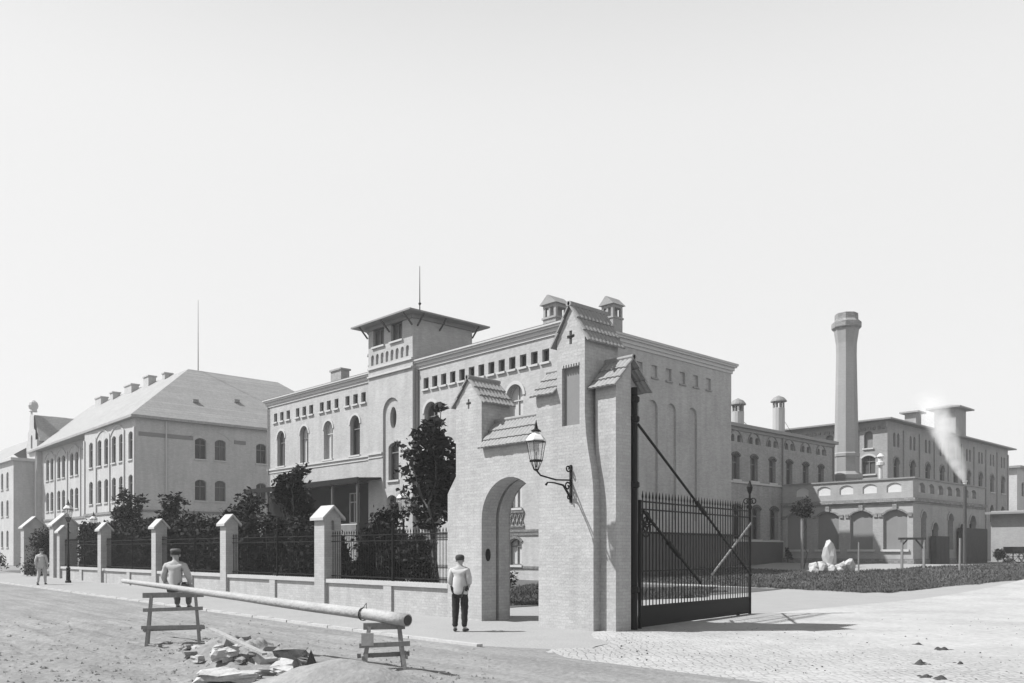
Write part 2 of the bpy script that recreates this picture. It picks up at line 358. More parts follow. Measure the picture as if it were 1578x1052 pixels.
def sheet(name, m, front, back, nu, nv, lift, smooth=True):
    def samp(pl, t):
        L = [0]
        for a, b in zip(pl, pl[1:]): L.append(L[-1] + math.dist(a, b))
        s = t * L[-1]
        for i in range(len(pl) - 1):
            if s <= L[i + 1] + 1e-9:
                q = (s - L[i]) / (L[i + 1] - L[i]); return (pl[i][0] + (pl[i + 1][0] - pl[i][0]) * q, pl[i][1] + (pl[i + 1][1] - pl[i][1]) * q)
        return pl[-1]
    V = []; Fc = []
    for i in range(nu + 1):
        a = samp(front, i / nu); b = samp(back, i / nu)
        for j in range(nv + 1):
            t = j / nv; x = a[0] + (b[0] - a[0]) * t; y = a[1] + (b[1] - a[1]) * t
            if j == 0: y += (noise.noise((x * .9, y * .9, 1)) * .22 + noise.noise((x * 3.7, y * 3.7, 1)) * .22 + noise.noise((x * 9, y * 9, 1)) * .12) * (lift > .019); x += noise.noise((x * .9, y * .9, 9)) * .22 * (lift > .019)
            V.append((x, y, gz(x, y) + (lift if j else -.03)))
    for i in range(nu):
        for j in range(nv): Fc.append((i * (nv + 1) + j, (i + 1) * (nv + 1) + j, (i + 1) * (nv + 1) + j + 1, i * (nv + 1) + j + 1))
    mb = MB(); mb.v = V; mb.f = Fc; o = mb.build(name, m, smooth=smooth, fixn=False); return o
# pavement between kerb and wall, drive of setts, yard
sheet('pavement', 'pave', [(-64, 10.83), (-13.2, 10.83), (-12.2, 11.1), (-10.6, 11.9)], [(-64, 15.0), (-13.2, 15.0), (-12.6, 14.9), (-11.2, 14)], 240, 6, .012)['kind'] = 'structure'
sheet('yard', 'pave', [(-19.6, 15.0), (-12.95, 15.0)], [(-34, 60), (-12.9, 60)], 40, 90, .012)['kind'] = 'structure'
sheet('road', 'setts', [(-12.95, 13.8), (-12.6, 12.6), (-11.9, 11.8), (-10.9, 11.2), (-9.5, 10.6), (-7.9, 10.2), (-5.5, 10.4), (0, 10.9), (45, 10.9)], [(-12.95, 130), (-12, 130), (-11, 130), (-8, 130), (-3, 130), (2, 130), (8, 130), (20, 130), (140, 130)], 700, 60, .020)['kind'] = 'structure'
kb = MB(); x = -64.
while x < -13.2:
    L_ = .9 + rnd.random() * .3; z = gz(x, 10.8); j = rnd.uniform(-.012, .012)
    kb.hexa([(x, 10.66 + j, z - .1), (x + L_ - .02, 10.66 + j, z - .1), (x + L_ - .02, 10.82 + j, z - .1), (x, 10.82 + j, z - .1), (x, 10.67 + j, z + .045), (x + L_ - .02, 10.67 + j, z + .045), (x + L_ - .02, 10.82 + j, z + .04), (x, 10.82 + j, z + .04)]); x += L_
kb.build('kerb', 'kerbstone')['kind'] = 'structure'
LF = [(-33.6, 39), (-29.5, 37.9), (-22.1, 36.9), (-16.2, 35.6), (-15.1, 37.6), (-14.7, 40.3), (-13, 45.9), (-10, 58)]
LB = [(-33.6, 50), (-30.3, 49.6), (-26.7, 48.5), (-22.8, 48.4), (-21.5, 50.5), (-20.6, 53.6), (-17.8, 62), (-17, 76)]
def lawn(front, back, nu, nv, lift): return sheet('lawn_soil', 'grass_soil', front, back, nu, nv, lift)
GARD = [([(-70, 15.5), (-19.6, 15.5)], [(-70, 36.2), (-20.2, 36.2)], 60, 30), ([(-25.8, 32.2), (-23, 34.6), (-19.2, 28.2)], [(-27, 27), (-23, 24), (-20.0, 24.3)], 16, 8), (LF, LB, 50, 24)]
for q in GARD: lawn(*q, .03)['kind'] = 'structure'
def grass_blades(name, label, regs, n, hgt, seed, group=None):
    rg = np.random.default_rng(seed); V = []; Fc = []
    for (fr, bk, dens) in regs:
        for _ in range(int(n * dens)):
            t = rg.random(); k = t * (len(fr) - 1); i = min(int(k), len(fr) - 2); q = k - i
            s = rg.random() ** 1.5
            kb2 = t * (len(bk) - 1); ib = min(int(kb2), len(bk) - 2); qb = kb2 - ib
            ax = fr[i][0] + (fr[i + 1][0] - fr[i][0]) * q; ay = fr[i][1] + (fr[i + 1][1] - fr[i][1]) * q
            bx = bk[ib][0] + (bk[ib + 1][0] - bk[ib][0]) * qb; by = bk[ib][1] + (bk[ib + 1][1] - bk[ib][1]) * qb
            s -= .09 * max(0, noise.noise((ax * 1.1, ay * 1.1, 2))) * (s < .12); x = ax + (bx - ax) * s; y = ay + (by - ay) * s; z = gz(x, y) + .03; h = hgt * (.4 + rg.random()) * (1 + 1.2 * max(0, noise.noise((x * .7, y * .7, 0))))
            a = rg.random() * 6.28; wd = .02 + rg.random() * .03; lx, ly = rg.normal(0, .35 * h, 2); b = len(V); c_, s_ = math.cos(a) * wd, math.sin(a) * wd
            V += [(x - c_, y - s_, z), (x + c_, y + s_, z), (x + lx, y + ly, z + h)]; Fc.append((b, b + 1, b + 2))
    mb = MB(); mb.v = V; mb.f = Fc; o = mb.build(name, 'grass', fixn=False); return tag(o, label, 'grass', kind='stuff')
grass_blades('grass', 'rough grass of the lawns inside the gate and round the buildings', [(LF, LB, .62), (GARD[1][0], GARD[1][1], .12), ([(-25, 16.5), (-20, 16.5)], [(-33, 33), (-21, 33)], .26)], 90000, .085, 3)

# ================================================================== MAIN BUILDING
XB, YB = -34.0, 36.51
ZE = 14.95
mainb = thing('brick_building', 'large pale brick three-storey building with a low square tower, behind the corner gateway', 'building', (-52, 45, 0))
Fs = Fr(0, YB, 'x'); Fe = Fr(XB, 0, 'y'); Fr_ = Fs.at(.4)
XL = -70.46; XR0, XR1 = -53.97, -48.48
wall = MB()
spec_L = []; bays = [-68.05, -64.1, -60.3, -56.4]
att = [(-69.05, .58), (-67.92, .6), (-66.8, .6), (-65.2, .58), (-64.1, .6), (-62.97, .64), (-61.3, .6), (-60.23, .6), (-59.07, .58), (-57.47, .6), (-56.34, .64), (-55.24, .62)]
pl = ['pane_mid', 'pane_pale', 'pane_pale', 'pane_dark']
for i, b in enumerate(bays): spec_L.append(dict(u0=b - .68, u1=b + .68, z0=9.25, z1=12.33, kind='semi', depth=.38, pane=pl[i], transom=11.3, mull=i != 3, hood=True, frame='frame_light' if i in (2,) else 'frame'))
for c, w_ in att: spec_L.append(dict(u0=c - w_ / 2, u1=c + w_ / 2, z0=13.18, z1=13.95, depth=.28, pane='pane_dark', mull=False, fw=.04))
for i, b in enumerate(bays):
    spec_L.append(dict(u0=b - .6, u1=b + .6, z0=4.3, z1=6.7, kind='seg', depth=.35, pane='pane_pale' if i == 3 else 'pane_dark', transom=6.0, frame='frame_light'))
    spec_L.append(dict(u0=b - .5, u1=b + .5, z0=1.0, z1=2.6, kind='seg', depth=.35, pane='pane_dark', transom=2.1))
spec_R = []; baysR = [-47.45, -42.95, -38.48]
for k in range(13):
    c = -47.46 + k * .9708; spec_R.append(dict(u0=c - .29, u1=c + .29, z0=13.12, z1=13.9, depth=.28, pane='pane_dark', mull=False, fw=.04, hood=None))
baysR[0] = -46.9
for b in baysR:
    spec_R.append(dict(u0=b - .74, u1=b + .74, z0=8.95, z1=12.17, kind='semi', depth=.42, pane='pane_pale' if b > -39 else 'pane_dark', transom=11.2, hood=True, hw=.2, frame='frame_light' if b > -39 else 'frame'))
    spec_R.append(dict(u0=b - .62, u1=b + .62, z0=4.5, z1=7.3, kind='seg', depth=.38, pane='pane_pale' if b > -39 else 'pane_mid', transom=6.5, hood=True))
    spec_R.append(dict(u0=b - .62, u1=b + .62, z0=.98, z1=2.62, kind='seg', depth=.36, pane='pane_pale' if b > -39 else 'pane_dark', transom=2.15, hood=True, hoodmat='dark_brick'))
spec_M = [dict(u0=-51.62, u1=-50.34, z0=6.98, z1=9.7, kind='seg', depth=.4, pane='pane_dark', transom=9.0, mull=False),
          dict(u0=-51.6, u1=-50.4, z0=3.9, z1=5.9, kind='seg', depth=.4, pane='pane_mid', transom=5.3),
          dict(u0=-51.42, u1=-50.62, z0=10.7, z1=12.3, kind='round', depth=.55, pane='pane_mid', mull=False, sill=False)]
def do_facade(wmb, F, outer, specs, parent, wallname=None):
    holes = [outline(s['u0'], s['u1'], s['z0'], s['z1'], s.get('kind', 'rect')) for s in specs]
    wall_face(wmb, F, outer, holes, [s.get('depth', .3) for s in specs], back=[i for i, s in enumerate(specs) if s.get('blind')])
    for s in specs:
        if not s.get('blind'): window(F, parent, **s)
do_facade(wall, Fs, [(XL, -.2), (XR0, -.2), (XR0, ZE), (XL, ZE)], spec_L, mainb)
do_facade(wall, Fs, [(XR1, -.2), (XB, -.2), (XB, ZE), (XR1, ZE)], spec_R, mainb)
# risalit with tall niche
nich = outline(-52.09, -50.0, 6.4, 12.95, 'semi')
mbR = wall
wall_face(wall, Fr_, [(XR0, -.2), (XR1, -.2), (XR1, 18.45), (XR0, 18.45)],
          [nich, outline(-51.6, -50.4, 3.9, 5.9, 'seg'), outline(-53.35, -51.95, 16.95, 18.2), outline(-51.1, -49.7, 16.95, 18.2)] +
          [outline(XR0 + .35 + k * .62, XR0 + .73 + k * .62, 15.62, 16.4, 'semi', 6) for k in range(8)], [.16, .4, .3, .3] + [.14] * 8, back=range(4, 12))
Fn = Fr_.at(-.16)
wall_face(wall, Fn, nich, [outline(s['u0'], s['u1'], s['z0'], s['z1'], s['kind']) for s in (spec_M[0], spec_M[2])], [.35, .4])
window(Fn, mainb, **{**spec_M[0], 'depth': .35}); window(Fr_, mainb, **spec_M[1]); window(Fn, mainb, **{**spec_M[2], 'depth': .4})
for a in (-53.35, -51.1): window(Fr_, mainb, a, a + 1.4, 16.95, 18.2, 'rect', .3, 'pane_mid')
# side returns of risalit / tower
tw = MB(); TY1 = 41.6
wall.add([(XR1, YB - .4, -.2), (XR1, YB, -.2), (XR1, YB, 18.45), (XR1, YB - .4, 18.45)], [(0, 1, 2, 3)])
wall.add([(XR0, YB - .4, -.2), (XR0, YB, -.2), (XR0, YB, 18.45), (XR0, YB - .4, 18.45)], [(0, 3, 2, 1)])
wall.add([(XR1, YB, ZE), (XR1, TY1, ZE), (XR1, TY1, 18.45), (XR1, YB, 18.45)], [(0, 1, 2, 3)])
wall.add([(XR0, YB, ZE), (XR0, TY1, ZE), (XR0, TY1, 18.45), (XR0, YB, 18.45)], [(0, 3, 2, 1)])
wall.add([(XR0, TY1, ZE), (XR1, TY1, ZE), (XR1, TY1, 18.45), (XR0, TY1, 18.45)], [(0, 3, 2, 1)])
# east face with blind arches and attic windows
YE1 = 53.7
spec_E = []
for k in range(9):
    c = 38.6 + k * 1.53 - .02
    spec_E.append(dict(u0=c - .3, u1=c + .3, z0=13.05, z1=13.86, depth=.16, pane='panel', mull=False, blind=True))
for c in (37.6, 39.1, 40.75, 42.55, 44.5, 46.5, 48.9): spec_E.append(dict(u0=c - .55, u1=c + .55, z0=3.9, z1=11.6, kind='semi', depth=.16, blind=True))
do_facade(wall, Fe, [(YB, -.2), (YE1, -.2), (YE1, ZE), (YB, ZE)], spec_E, mainb)
for s in spec_E:
    if s.get('blind') and s['z0'] > 12:
        q = MB(); fbox(q, Fe, s['u0'] - .06, s['u1'] + .06, s['z0'] - .1, s['z0'] - .002, .002, .1); q.build('sill', 'annex_brick', mainb)
wall.add([(XL, YB, -.2), (XL, YE1, -.2), (XL, YE1, ZE), (XL, YB, ZE)], [(0, 3, 2, 1)])
wall.add([(XL, YE1, -.2), (XB, YE1, -.2), (XB, YE1, ZE), (XL, YE1, ZE)], [(0, 3, 2, 1)])
wall.build('wall', 'main_brick', mainb, fixn=False)
q = MB(); fbox(q, Fe, YB + .01, YE1 - .05, -.1, 2.95, .001, .14); q.build('plinth', 'plinth', mainb)
q = MB(); fbox(q, Fe, YB + .01, YE1 - .05, 2.951, 3.08, .001, .2); q.build('plinth_course', 'band', mainb)
c_ = cornice(mainb, XL, XB, YB, YE1, 15.0, .38, .26)
# string courses, plinth, basement band
sc = MB()
for F, a, b in ((Fs, XL, XR0), (Fr_, XR0, -52.15), (Fr_, -49.95, XR1), (Fs, XR1, XB)): fbox(sc, F, a, b, 8.98, 9.12, .001, .10); fbox(sc, F, a, b, 8.72, 8.80, .001, .06)
sc.build('string_course', 'trim', mainb)
sc = MB()
fbox(sc, Fr_, XR0, XR1, 15.3, 15.46, .001, .12); fbox(sc, Fr_, XR0, XR1, 14.72, 14.84, .001, .14); sc.build('tower_course', 'trim', mainb)
sc = MB()
for F, a, b in ((Fs, XR1, XB),):
    for z0, z1 in ((3.02, 3.16), (2.80, 2.93), (1.12 - .35, 1.12 - .2)):
        e = [(-46.9 - .62, -46.9 + .62), (-42.95 - .62, -42.95 + .62), (-38.48 - .62, -38.48 + .62)] if z0 < 2.6 else []
        fbox(sc, F, a, b, z0, z1, .001, .07)
sc.build('base_course', 'dark_brick', mainb)
pt = MB()
for b in baysR:   # pierced terracotta parapet under the windows
    fbox(pt, Fs, b - .85, b + .85, 3.3, 3.42, .001, .1); fbox(pt, Fs, b - .85, b + .85, 4.2, 4.32, .001, .1)
    for k in range(5):
        u = b - .68 + k * .34; z = 3.81
        pt.bar(Fs.p(u - .15, z - .33, .05), Fs.p(u + .15, z + .33, .05), .05, .06, (0, 1, 0)); pt.bar(Fs.p(u - .15, z + .33, .075), Fs.p(u + .15, z - .33, .075), .05, .06, (0, 1, 0))
pt.build('apron_panel', 'dark_brick', mainb)
rf = MB(); hip_roof(rf, XL - .4, XB + .4, YB - .4, YE1 + .4, 15.262, 9); rf.build('roof', 'zinc', mainb)
# downpipes at left corner and right of tower
dp = MB(); dp.tube([(XL + .25, YB - .12, .3), (XL + .25, YB - .12, 14.6)], .07, 8); dp.build('downpipe', 'zinc', mainb)
dp = MB(); dp.tube([(XR1 + .15, YB - .12, .3), (XR1 + .15, YB - .12, 14.6)], .07, 8); dp.build('downpipe', 'zinc', mainb)
# tower roof with brackets and rod
tr = MB(); ov = .95; tr.box(XR0 - ov, XR1 + ov, YB - .4 - ov, TY1 + ov, 18.45, 18.56); hip_roof(tr, XR0 - ov, XR1 + ov, YB - .4 - ov, TY1 + ov, 18.562, 12)
tr.box(XR0 - .2, XR1 + .2, YB - .6, TY1 + .2, 18.2, 18.449); tro = tr.build('tower_roof', 'zinc', mainb)
for xx in (XR0 - .02, -51.2, XR1 + .02):
    bk = MB(); bk.bar((xx, YB - .45, 17.7), (xx, YB - .4 - .8, 18.44), .08, .1); bk.build('eaves_bracket', 'wood_dark', tro)
for yy in (YB, 38.5, TY1):
    bk = MB(); bk.bar((XR1 + .02, yy, 17.7), (XR1 + .8, yy, 18.44), .08, .1); bk.build('eaves_bracket', 'wood_dark', tro)
    bk = MB(); bk.bar((XR0 - .02, yy, 17.7), (XR0 - .8, yy, 18.44), .08, .1); bk.build('eaves_bracket', 'wood_dark', tro)
rod = MB(); rod.tube([(-51.2, 38.8, 19), (-51.2, 38.8, 23.1)], [.05, .02], 6); rod.lathe((-51.2, 38.8, 20.3), [(.02, -.15), (.12, 0), (.02, .15)], 8); rod.build('lightning_rod', 'iron', tro)
# belfry-like vents and chimneys on the roof
def cupola(x, y, z0, s=1.0):
    b = MB(); b.box(x - .55 * s, x + .55 * s, y - .55 * s, y + .55 * s, z0 - .9, z0)
    b.box(x - .62 * s, x + .62 * s, y - .62 * s, y + .62 * s, z0, z0 + .12)
    for sx in (-1, 1):
        for sy in (-1, 1): b.box(x + sx * .45 * s - .09, x + sx * .45 * s + .09, y + sy * .45 * s - .09, y + sy * .45 * s + .09, z0 + .12, z0 + .72)
    b.box(x - .07, x + .07, y - .55 * s, y + .55 * s, z0 + .12, z0 + .718)
    b.box(x - .55 * s, x + .55 * s, y - .55 * s, y + .55 * s, z0 + .72, z0 + .9)
    ob = b.build('vent_cupola', 'annex_brick', mainb)
    r = MB()
    for zz, k in ((z0 + .9, 0),):
        r.hexa([(x - .72 * s, y - .72 * s, zz), (x + .72 * s, y - .72 * s, zz), (x + .72 * s, y + .72 * s, zz), (x - .72 * s, y + .72 * s, zz),
                (x - .06, y - .72 * s, zz + .55), (x + .06, y - .72 * s, zz + .55), (x + .06, y + .72 * s, zz + .55), (x - .06, y + .72 * s, zz + .55)])
    r.build('cap', 'tile', ob)
cupola(-37.3, 38.9, 16.35); cupola(-36.3, 43.2, 16.95, .88)
def cupola_pos(): pass
for (x, y, z, w_, h_) in ((-61.9, 38.6, 15.3, 1.6, 1.55),):
    b = MB(); b.box(x - w_ / 2, x + w_ / 2, y - .4, y + .4, z, z + h_); b.box(x - w_ / 2 - .1, x + w_ / 2 + .1, y - .5, y + .5, z + h_, z + h_ + .14); b.build('chimney', 'annex_brick', mainb)
b = MB(); b.lathe((-55.2, 37.4, 16.0), [(.45, 0), (.45, .12), (.36, .14), (.36, .75), (.5, .78), (.5, .9), (.3, 1.15), (.08, 1.25)], 10); b.build('vent_cupola', 'annex_brick', mainb)
for (x, y) in ((-37.5, 41.5), (-36.9, 42.2)):
    b = MB(); b.box(x - .5, x + .5, y - .4, y + .4, 15.6, 16.75); b.build('chimney', 'annex_brick', mainb)
# veranda along the left wing
ver = MB(); ver.hexa([(-69.6, 34.1, 7.0), (-52.3, 34.1, 7.0), (-52.3, YB - .01, 7.15), (-69.6, YB - .01, 7.15), (-69.6, 34.1, 7.14), (-52.3, 34.1, 7.14), (-52.3, YB - .01, 7.29), (-69.6, YB - .01, 7.29)])
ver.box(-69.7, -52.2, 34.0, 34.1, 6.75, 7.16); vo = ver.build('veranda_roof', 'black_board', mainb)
vb = MB(); vb.box(-69.5, -53.6, YB - .30, YB - .16, 2.81, 6.98); vb.build('veranda_shade_panel', 'black_board', mainb)  # black panel added in front of the wall as the deep shade under the veranda
window(Fs.at(.5), mainb, -56.6, -55.3, 4.0, 6.3, 'rect', .25, 'pane_pale', 'frame_light', transom=5.6, sill=False)
vp = MB()
for k in range(6): vp.box(-69.4 + k * 3.37 - .09, -69.4 + k * 3.37 + .09, 34.15, 34.33, 2.8, 6.99)
vp.build('veranda_post', 'wood_dark', mainb)
vd = MB(); vd.box(-69.6, -52.3, 34.0, YB - .003, 0, 2.8); vd.build('veranda_deck', 'band', mainb)
vr = MB(); vr.box(-69.5, -52.4, 34.05, 34.12, 3.75, 3.83)
for k in range(110): vr.box(-69.4 + k * .154, -69.36 + k * .154, 34.06, 34.1, 2.801, 3.75)
vr.build('railing', 'trim', mainb)

# ================================================================== ANNEX
annex = thing('workshop_wing', 'grey brick two-storey wing with arched windows joined to the back of the main building', 'building', (-40, 62, .9))
XA = -34.5; Fa = Fr(XA, 0, 'y'); wa = MB(); sp = []
cs = [55.1, 57.6, 60.25, 62.85, 65.5, 68.1]
for c in cs:
    for o_ in (-.43, .43): sp.append(dict(u0=c + o_ - .23, u1=c + o_ + .23, z0=9.9, z1=10.42, kind='seg', depth=.3, pane='pane_dark', mull=False, sill=False, fw=.04))
    sp.append(dict(u0=c - .5, u1=c + .5, z0=7.12, z1=9.02, kind='seg', depth=.35, pane='pane_mid', transom=8.4, hood=True, hoodmat='plinth'))
for c in (55.25, 57.9, 60.5): sp.append(dict(u0=c - .62, u1=c + .62, z0=2.72, z1=5.2, kind='seg', depth=.4, pane='pane_dark', transom=4.5, hood=True, hoodmat='plinth'))
do_facade(wa, Fa, [(53.75, -.2), (70.4, -.2), (70.4, 10.95), (53.75, 10.95)], sp, annex)
wa.add([(XA, 70.4, -.2), (XA - 12, 70.4, -.2), (XA - 12, 70.4, 10.95), (XA, 70.4, 10.95)], [(0, 1, 2, 3)])
wa.build('wall', 'annex_brick', annex, fixn=False)
for c in cs:
    hood_mesh(Fa, c - .8, c + .8, 9.9, 10.7, 'semi', .1, .06).build('blind_arch', 'band', annex)
q = MB(); fbox(q, Fa, 53.75, 70.4, 10.72, 10.95, .001, .12); fbox(q, Fa, 53.75, 70.6, 10.95, 11.2, -12, .35); q.build('cornice', 'zinc', annex)
q = MB(); fbox(q, Fa, 53.75, 61.8, 6.86, 7.0, .001, .12); fbox(q, Fa, 61.8, 70.4, 6.9, 7.0, .001, .12); q.build('string_course', 'trim', annex)
q = MB(); fbox(q, Fa, 53.75, 61.6, .5, 2.55, .001, .14); q.build('plinth', 'plinth', annex)
q = MB(); fbox(q, Fa, 53.75, 61.6, 2.552, 2.66, .001, .2); q.build('plinth_course', 'trim', annex)
q = MB(); q.add([(XA - 12, 53.75, 11.2), (XA + .35, 53.75, 11.2), (XA + .35, 70.6, 11.2), (XA - 12, 70.6, 11.2), (XA - 12, 53.75, 12.2), (XA - 12, 70.6, 12.2)], [(4, 1, 2, 5), (0, 1, 4), (3, 5, 2)]); q.build('roof', 'zinc', annex)
for y in (61.72, 70.2):
    q = MB(); q.tube([(XA + .1, y, 1.), (XA + .1, y, 10.8)], .07, 8); q.build('downpipe', 'zinc', annex)
# two tall ventilators with domed caps on the annex roof
def vent(x, y, z0, z1, r, label):
    t = thing('roof_ventilator', label, 'ventilator', (x, y, z0), 'ventilators on the workshop roof')
    q = MB(); q.lathe((x, y, 0), [(r, z0), (r, z1 - .9), (r * 1.02, z1 - .88), (r * .98, z1 - .85)], 12); q.build('shaft', 'zinc_light', t)
    q = MB()
    for k in range(8): a = math.pi / 4 * k; q.box(x + math.cos(a) * r * .85 - .05, x + math.cos(a) * r * .85 + .05, y + math.sin(a) * r * .85 - .05, y + math.sin(a) * r * .85 + .05, z1 - .85, z1 - .3)
    q.build('louvre', 'zinc', t)
    q = MB(); q.lathe((x, y, 0), [(r * 1.35, z1 - .3), (r * 1.3, z1 - .2), (r * .9, z1 + .05), (r * .3, z1 + .2), (.05, z1 + .25)], 14); q.build('cap', 'zinc', t)
    q = MB(); q.tube([(x, y, z1 - 1.2), (x + 1.0, y + 2.2, z0)], .02, 4); q.build('stay_wire', 'iron', t)
vent(-38.0, 61.0, 10.9, 14.0, .48, 'shorter domed ventilator on the workshop roof, beside the main building corner')
vent(-38.5, 68.3, 10.9, 15.2, .52, 'taller domed ventilator on the workshop roof, left of the chimney stack')

# ================================================================== CHIMNEY STACK
st = thing('factory_chimney', 'tall octagonal brick factory chimney with a flared corbelled crown', 'chimney', (-35.1, 74.0, .9))
q = MB(); pr = [(1.3, .9), (1.3, 8.2), (1.36, 8.25), (1.36, 8.6), (1.06, 8.9), (1.06, 10.2), (1.12, 10.25), (1.12, 10.5), (1.02, 10.6), (.86, 19.3), (.88, 20.3), (1.06, 21.5), (1.12, 21.55)]
q.lathe((-35.1, 74, 0), pr, 8, R(22.5)); q.build('shaft', 'stack_brick', st)
q = MB(); q.lathe((-35.1, 74, 0), [(1.12, 21.55), (1.26, 21.7), (1.26, 22.15), (1.0, 22.4), (.98, 22.95), (.7, 22.95), (.7, 22.3)], 8, R(22.5)); q.build('crown', 'band', st)

# ================================================================== HALL
hall = thing('brick_hall', 'tall far brick hall with slender paired windows and flat eaves, behind the terrace wing', 'building', (-45, 95, .9))
XH, YH, YH2 = -34.0, 79.7, 113.8; F1 = Fr(0, YH, 'x'); F2 = Fr(XH, 0, 'y'); wh = MB(); sp = []
for c in (-35.67, -39.5, -43.5): sp.append(dict(u0=c - .42, u1=c + .42, z0=11.55, z1=13.15, kind='semi', depth=.3, pane='panel', mull=False)); sp.append(dict(u0=c - .65, u1=c + .65, z0=9.1, z1=10.85, kind='seg', depth=.35, pane='pane_mid', transom=10.3, hood=True))
do_facade(wh, F1, [(-60, -.2), (XH, -.2), (XH, 14), (-60, 14)], sp, hall); sp = []
for c in [81.95 + 3.76 * k for k in range(9)]:
    for o_ in (-.45, .45): sp.append(dict(u0=c + o_ - .25, u1=c + o_ + .25, z0=11.7, z1=13.05, kind='semi', depth=.3, pane='pane_mid', mull=False, sill=False, fw=.04))
    sp.append(dict(u0=c - .62, u1=c + .62, z0=8.7, z1=10.72, kind='semi', depth=.35, pane='pane_mid', mull=False, transom=9.9, hood=True, hoodmat='band'))
    if c > 105: sp.append(dict(u0=c - .62, u1=c + .62, z0=5.2, z1=7.2, kind='semi', depth=.35, pane='pane_mid'))
do_facade(wh, F2, [(YH, -.2), (YH2, -.2), (YH2, 14), (YH, 14)], sp, hall)
wh.add([(XH, YH2, -.2), (-60, YH2, -.2), (-60, YH2, 14), (XH, YH2, 14)], [(0, 1, 2, 3)])
wh.build('wall', 'hall_brick', hall, fixn=False)
q = MB()
for k in range(10): y = YH + .12 + k * 3.76 - (.0 if k else -.0); fbox(q, F2, y - .12, y + .12, .5, 13.4, .001, .12)
fbox(q, F1, -36.9, -36.6, .5, 13.4, .001, .1); q.build('pilaster', 'hall_brick', hall)
for k in range(40):
    q = MB(); fbox(q, F1, -34.3 - k * .45, -34.1 - k * .45, 13.25, 13.5, .001, .12); q.build('corbel', 'band', hall)
q = MB(); q.box(-60.5, XH + .75, YH - .75, YH2 + .75, 14.0, 14.14); hip_roof(q, -60.5, XH + .75, YH - .75, YH2 + .75, 14.142, 5); q.build('roof', 'zinc', hall)
q = MB(); q.box(-35.4, -34.3, 87.3, 88.6, 14.1, 15.6); q.box(-35.8, -33.95, 86.95, 88.95, 15.6, 15.75); q.build('roof_vent', 'hall_brick', hall)
q = MB(); q.box(-36.3, -34.1, 97.3, 100.3, 14.1, 17.2); q.box(-36.95, -33.45, 96.65, 100.95, 17.2, 17.35); hip_roof(q, -36.95, -33.45, 96.65, 100.95, 17.352, 14); q.build('stair_turret', 'hall_brick', hall)

# ================================================================== TERRACE WING
ter = thing('terrace_wing', 'single-storey pale brick wing with segmental arched bays and a flat roof terrace parapet', 'building', (-29, 66, .9))
YT, XT, YT2 = 61.6, -24.4, 76.0; F1 = Fr(0, YT, 'x'); F2 = Fr(XT, 0, 'y'); wt = MB(); sp = []; arch = []
tc = [-33.2, -30.65, -28.1, -25.65]
for c in tc: arch.append((F1, c - .85, c + .85, 1.97, 4.78, 'seg'))
par = []
for k in range(5): c = -32.72 + k * 1.75; par.append((c - .52, c + .52, 6.04, 6.72))
wall_face(wt, F1, [(-34.4, -.2), (XT, -.2), (XT, 6.95), (-34.4, 6.95)], [outline(a, b, c, d, k) for _, a, b, c, d, k in arch] + [outline(*q_, 'seg') for q_ in par], [.22] * 4 + [.1] * 5)
for _, a, b, c, d, k in arch:
    o_ = outline(a, b, c, d, k); q = MB(); q.add([F1.p(u, z, -.2) for u, z in o_], [tuple(range(len(o_)))]); s_ = q.build('arch_infill', 'panel', ter, fixn=False)
    hood_mesh(F1, a, b, c, d, k, .12, .07, True, True).build('hood', 'band', s_); q = MB(); fbox(q, F1, a - .15, b + .15, c - .16, c - .003, .002, .14); q.build('sill', 'trim', s_)
for q_ in par:
    o_ = outline(*q_, 'seg'); q = MB(); q.add([F1.p(u, z, -.085) for u, z in o_], [tuple(range(len(o_)))]); q.build('parapet_panel', 'white', ter, fixn=False)
tall = [(63.0, 63.95, 1.97, 4.7), (65.0, 66.1, 1.1, 3.95), (68.0, 69.1, 1.97, 4.7), (70.3, 71.3, 1.0, 3.95), (72.5, 73.9, 1.0, 4.68)]
parE = [(62.6 + k * 1.72, 63.7 + k * 1.72, 6.02, 6.72) for k in range(7)]
wall_face(wt, F2, [(YT, -.2), (YT2, -.2), (YT2, 6.95), (YT, 6.95)], [outline(*a, 'semi') for a in tall] + [outline(*a, 'seg') for a in parE], [.35] * 5 + [.3] * 7)
for i, a in enumerate(tall):
    o_ = outline(*a, 'semi'); q = MB(); q.add([F2.p(u, z, -.33) for u, z in o_], [tuple(range(len(o_)))]); d = q.build('door' if i in (1, 3, 4) else 'arch_infill', 'pane_dark' if i in (1, 3, 4) else 'panel', ter, fixn=False)
    hood_mesh(F2, *a, 'semi', .14, .06).build('hood', 'terrace_brick', d)
for a in parE:
    o_ = outline(*a, 'seg'); q = MB(); q.add([F2.p(u, z, -.28) for u, z in o_], [tuple(range(len(o_)))]); q.build('parapet_panel', 'white', ter, fixn=False)
wt.add([(XT, YT2, -.2), (-34.4, YT2, -.2), (-34.4, YT2, 6.95), (XT, YT2, 6.95)], [(0, 1, 2, 3)])
wt.build('wall', 'terrace_brick', ter, fixn=False)
q = MB(); fbox(q, F1, -34.4, XT + .18, 6.951, 7.06, -.5, .1); fbox(q, F2, YT + .5, YT2, 6.951, 7.06, -.5, .1); q.build('parapet_cap', 'zinc', ter)
q = MB(); q.box(-34.4, XT - .002, YT + .3, YT2 - .1, 5.5, 5.6); q.build('roof', 'zinc', ter)
q = MB(); fbox(q, F1, -34.4, XT + .22, 5.36, 5.6, .001, .22); fbox(q, F2, YT, YT2, 5.36, 5.6, .001, .22); fbox(q, F1, -34.4, XT + .12, 5.24, 5.359, .001, .12); fbox(q, F2, YT, YT2, 5.24, 5.359, .001, .12); q.build('cornice', 'band', ter)
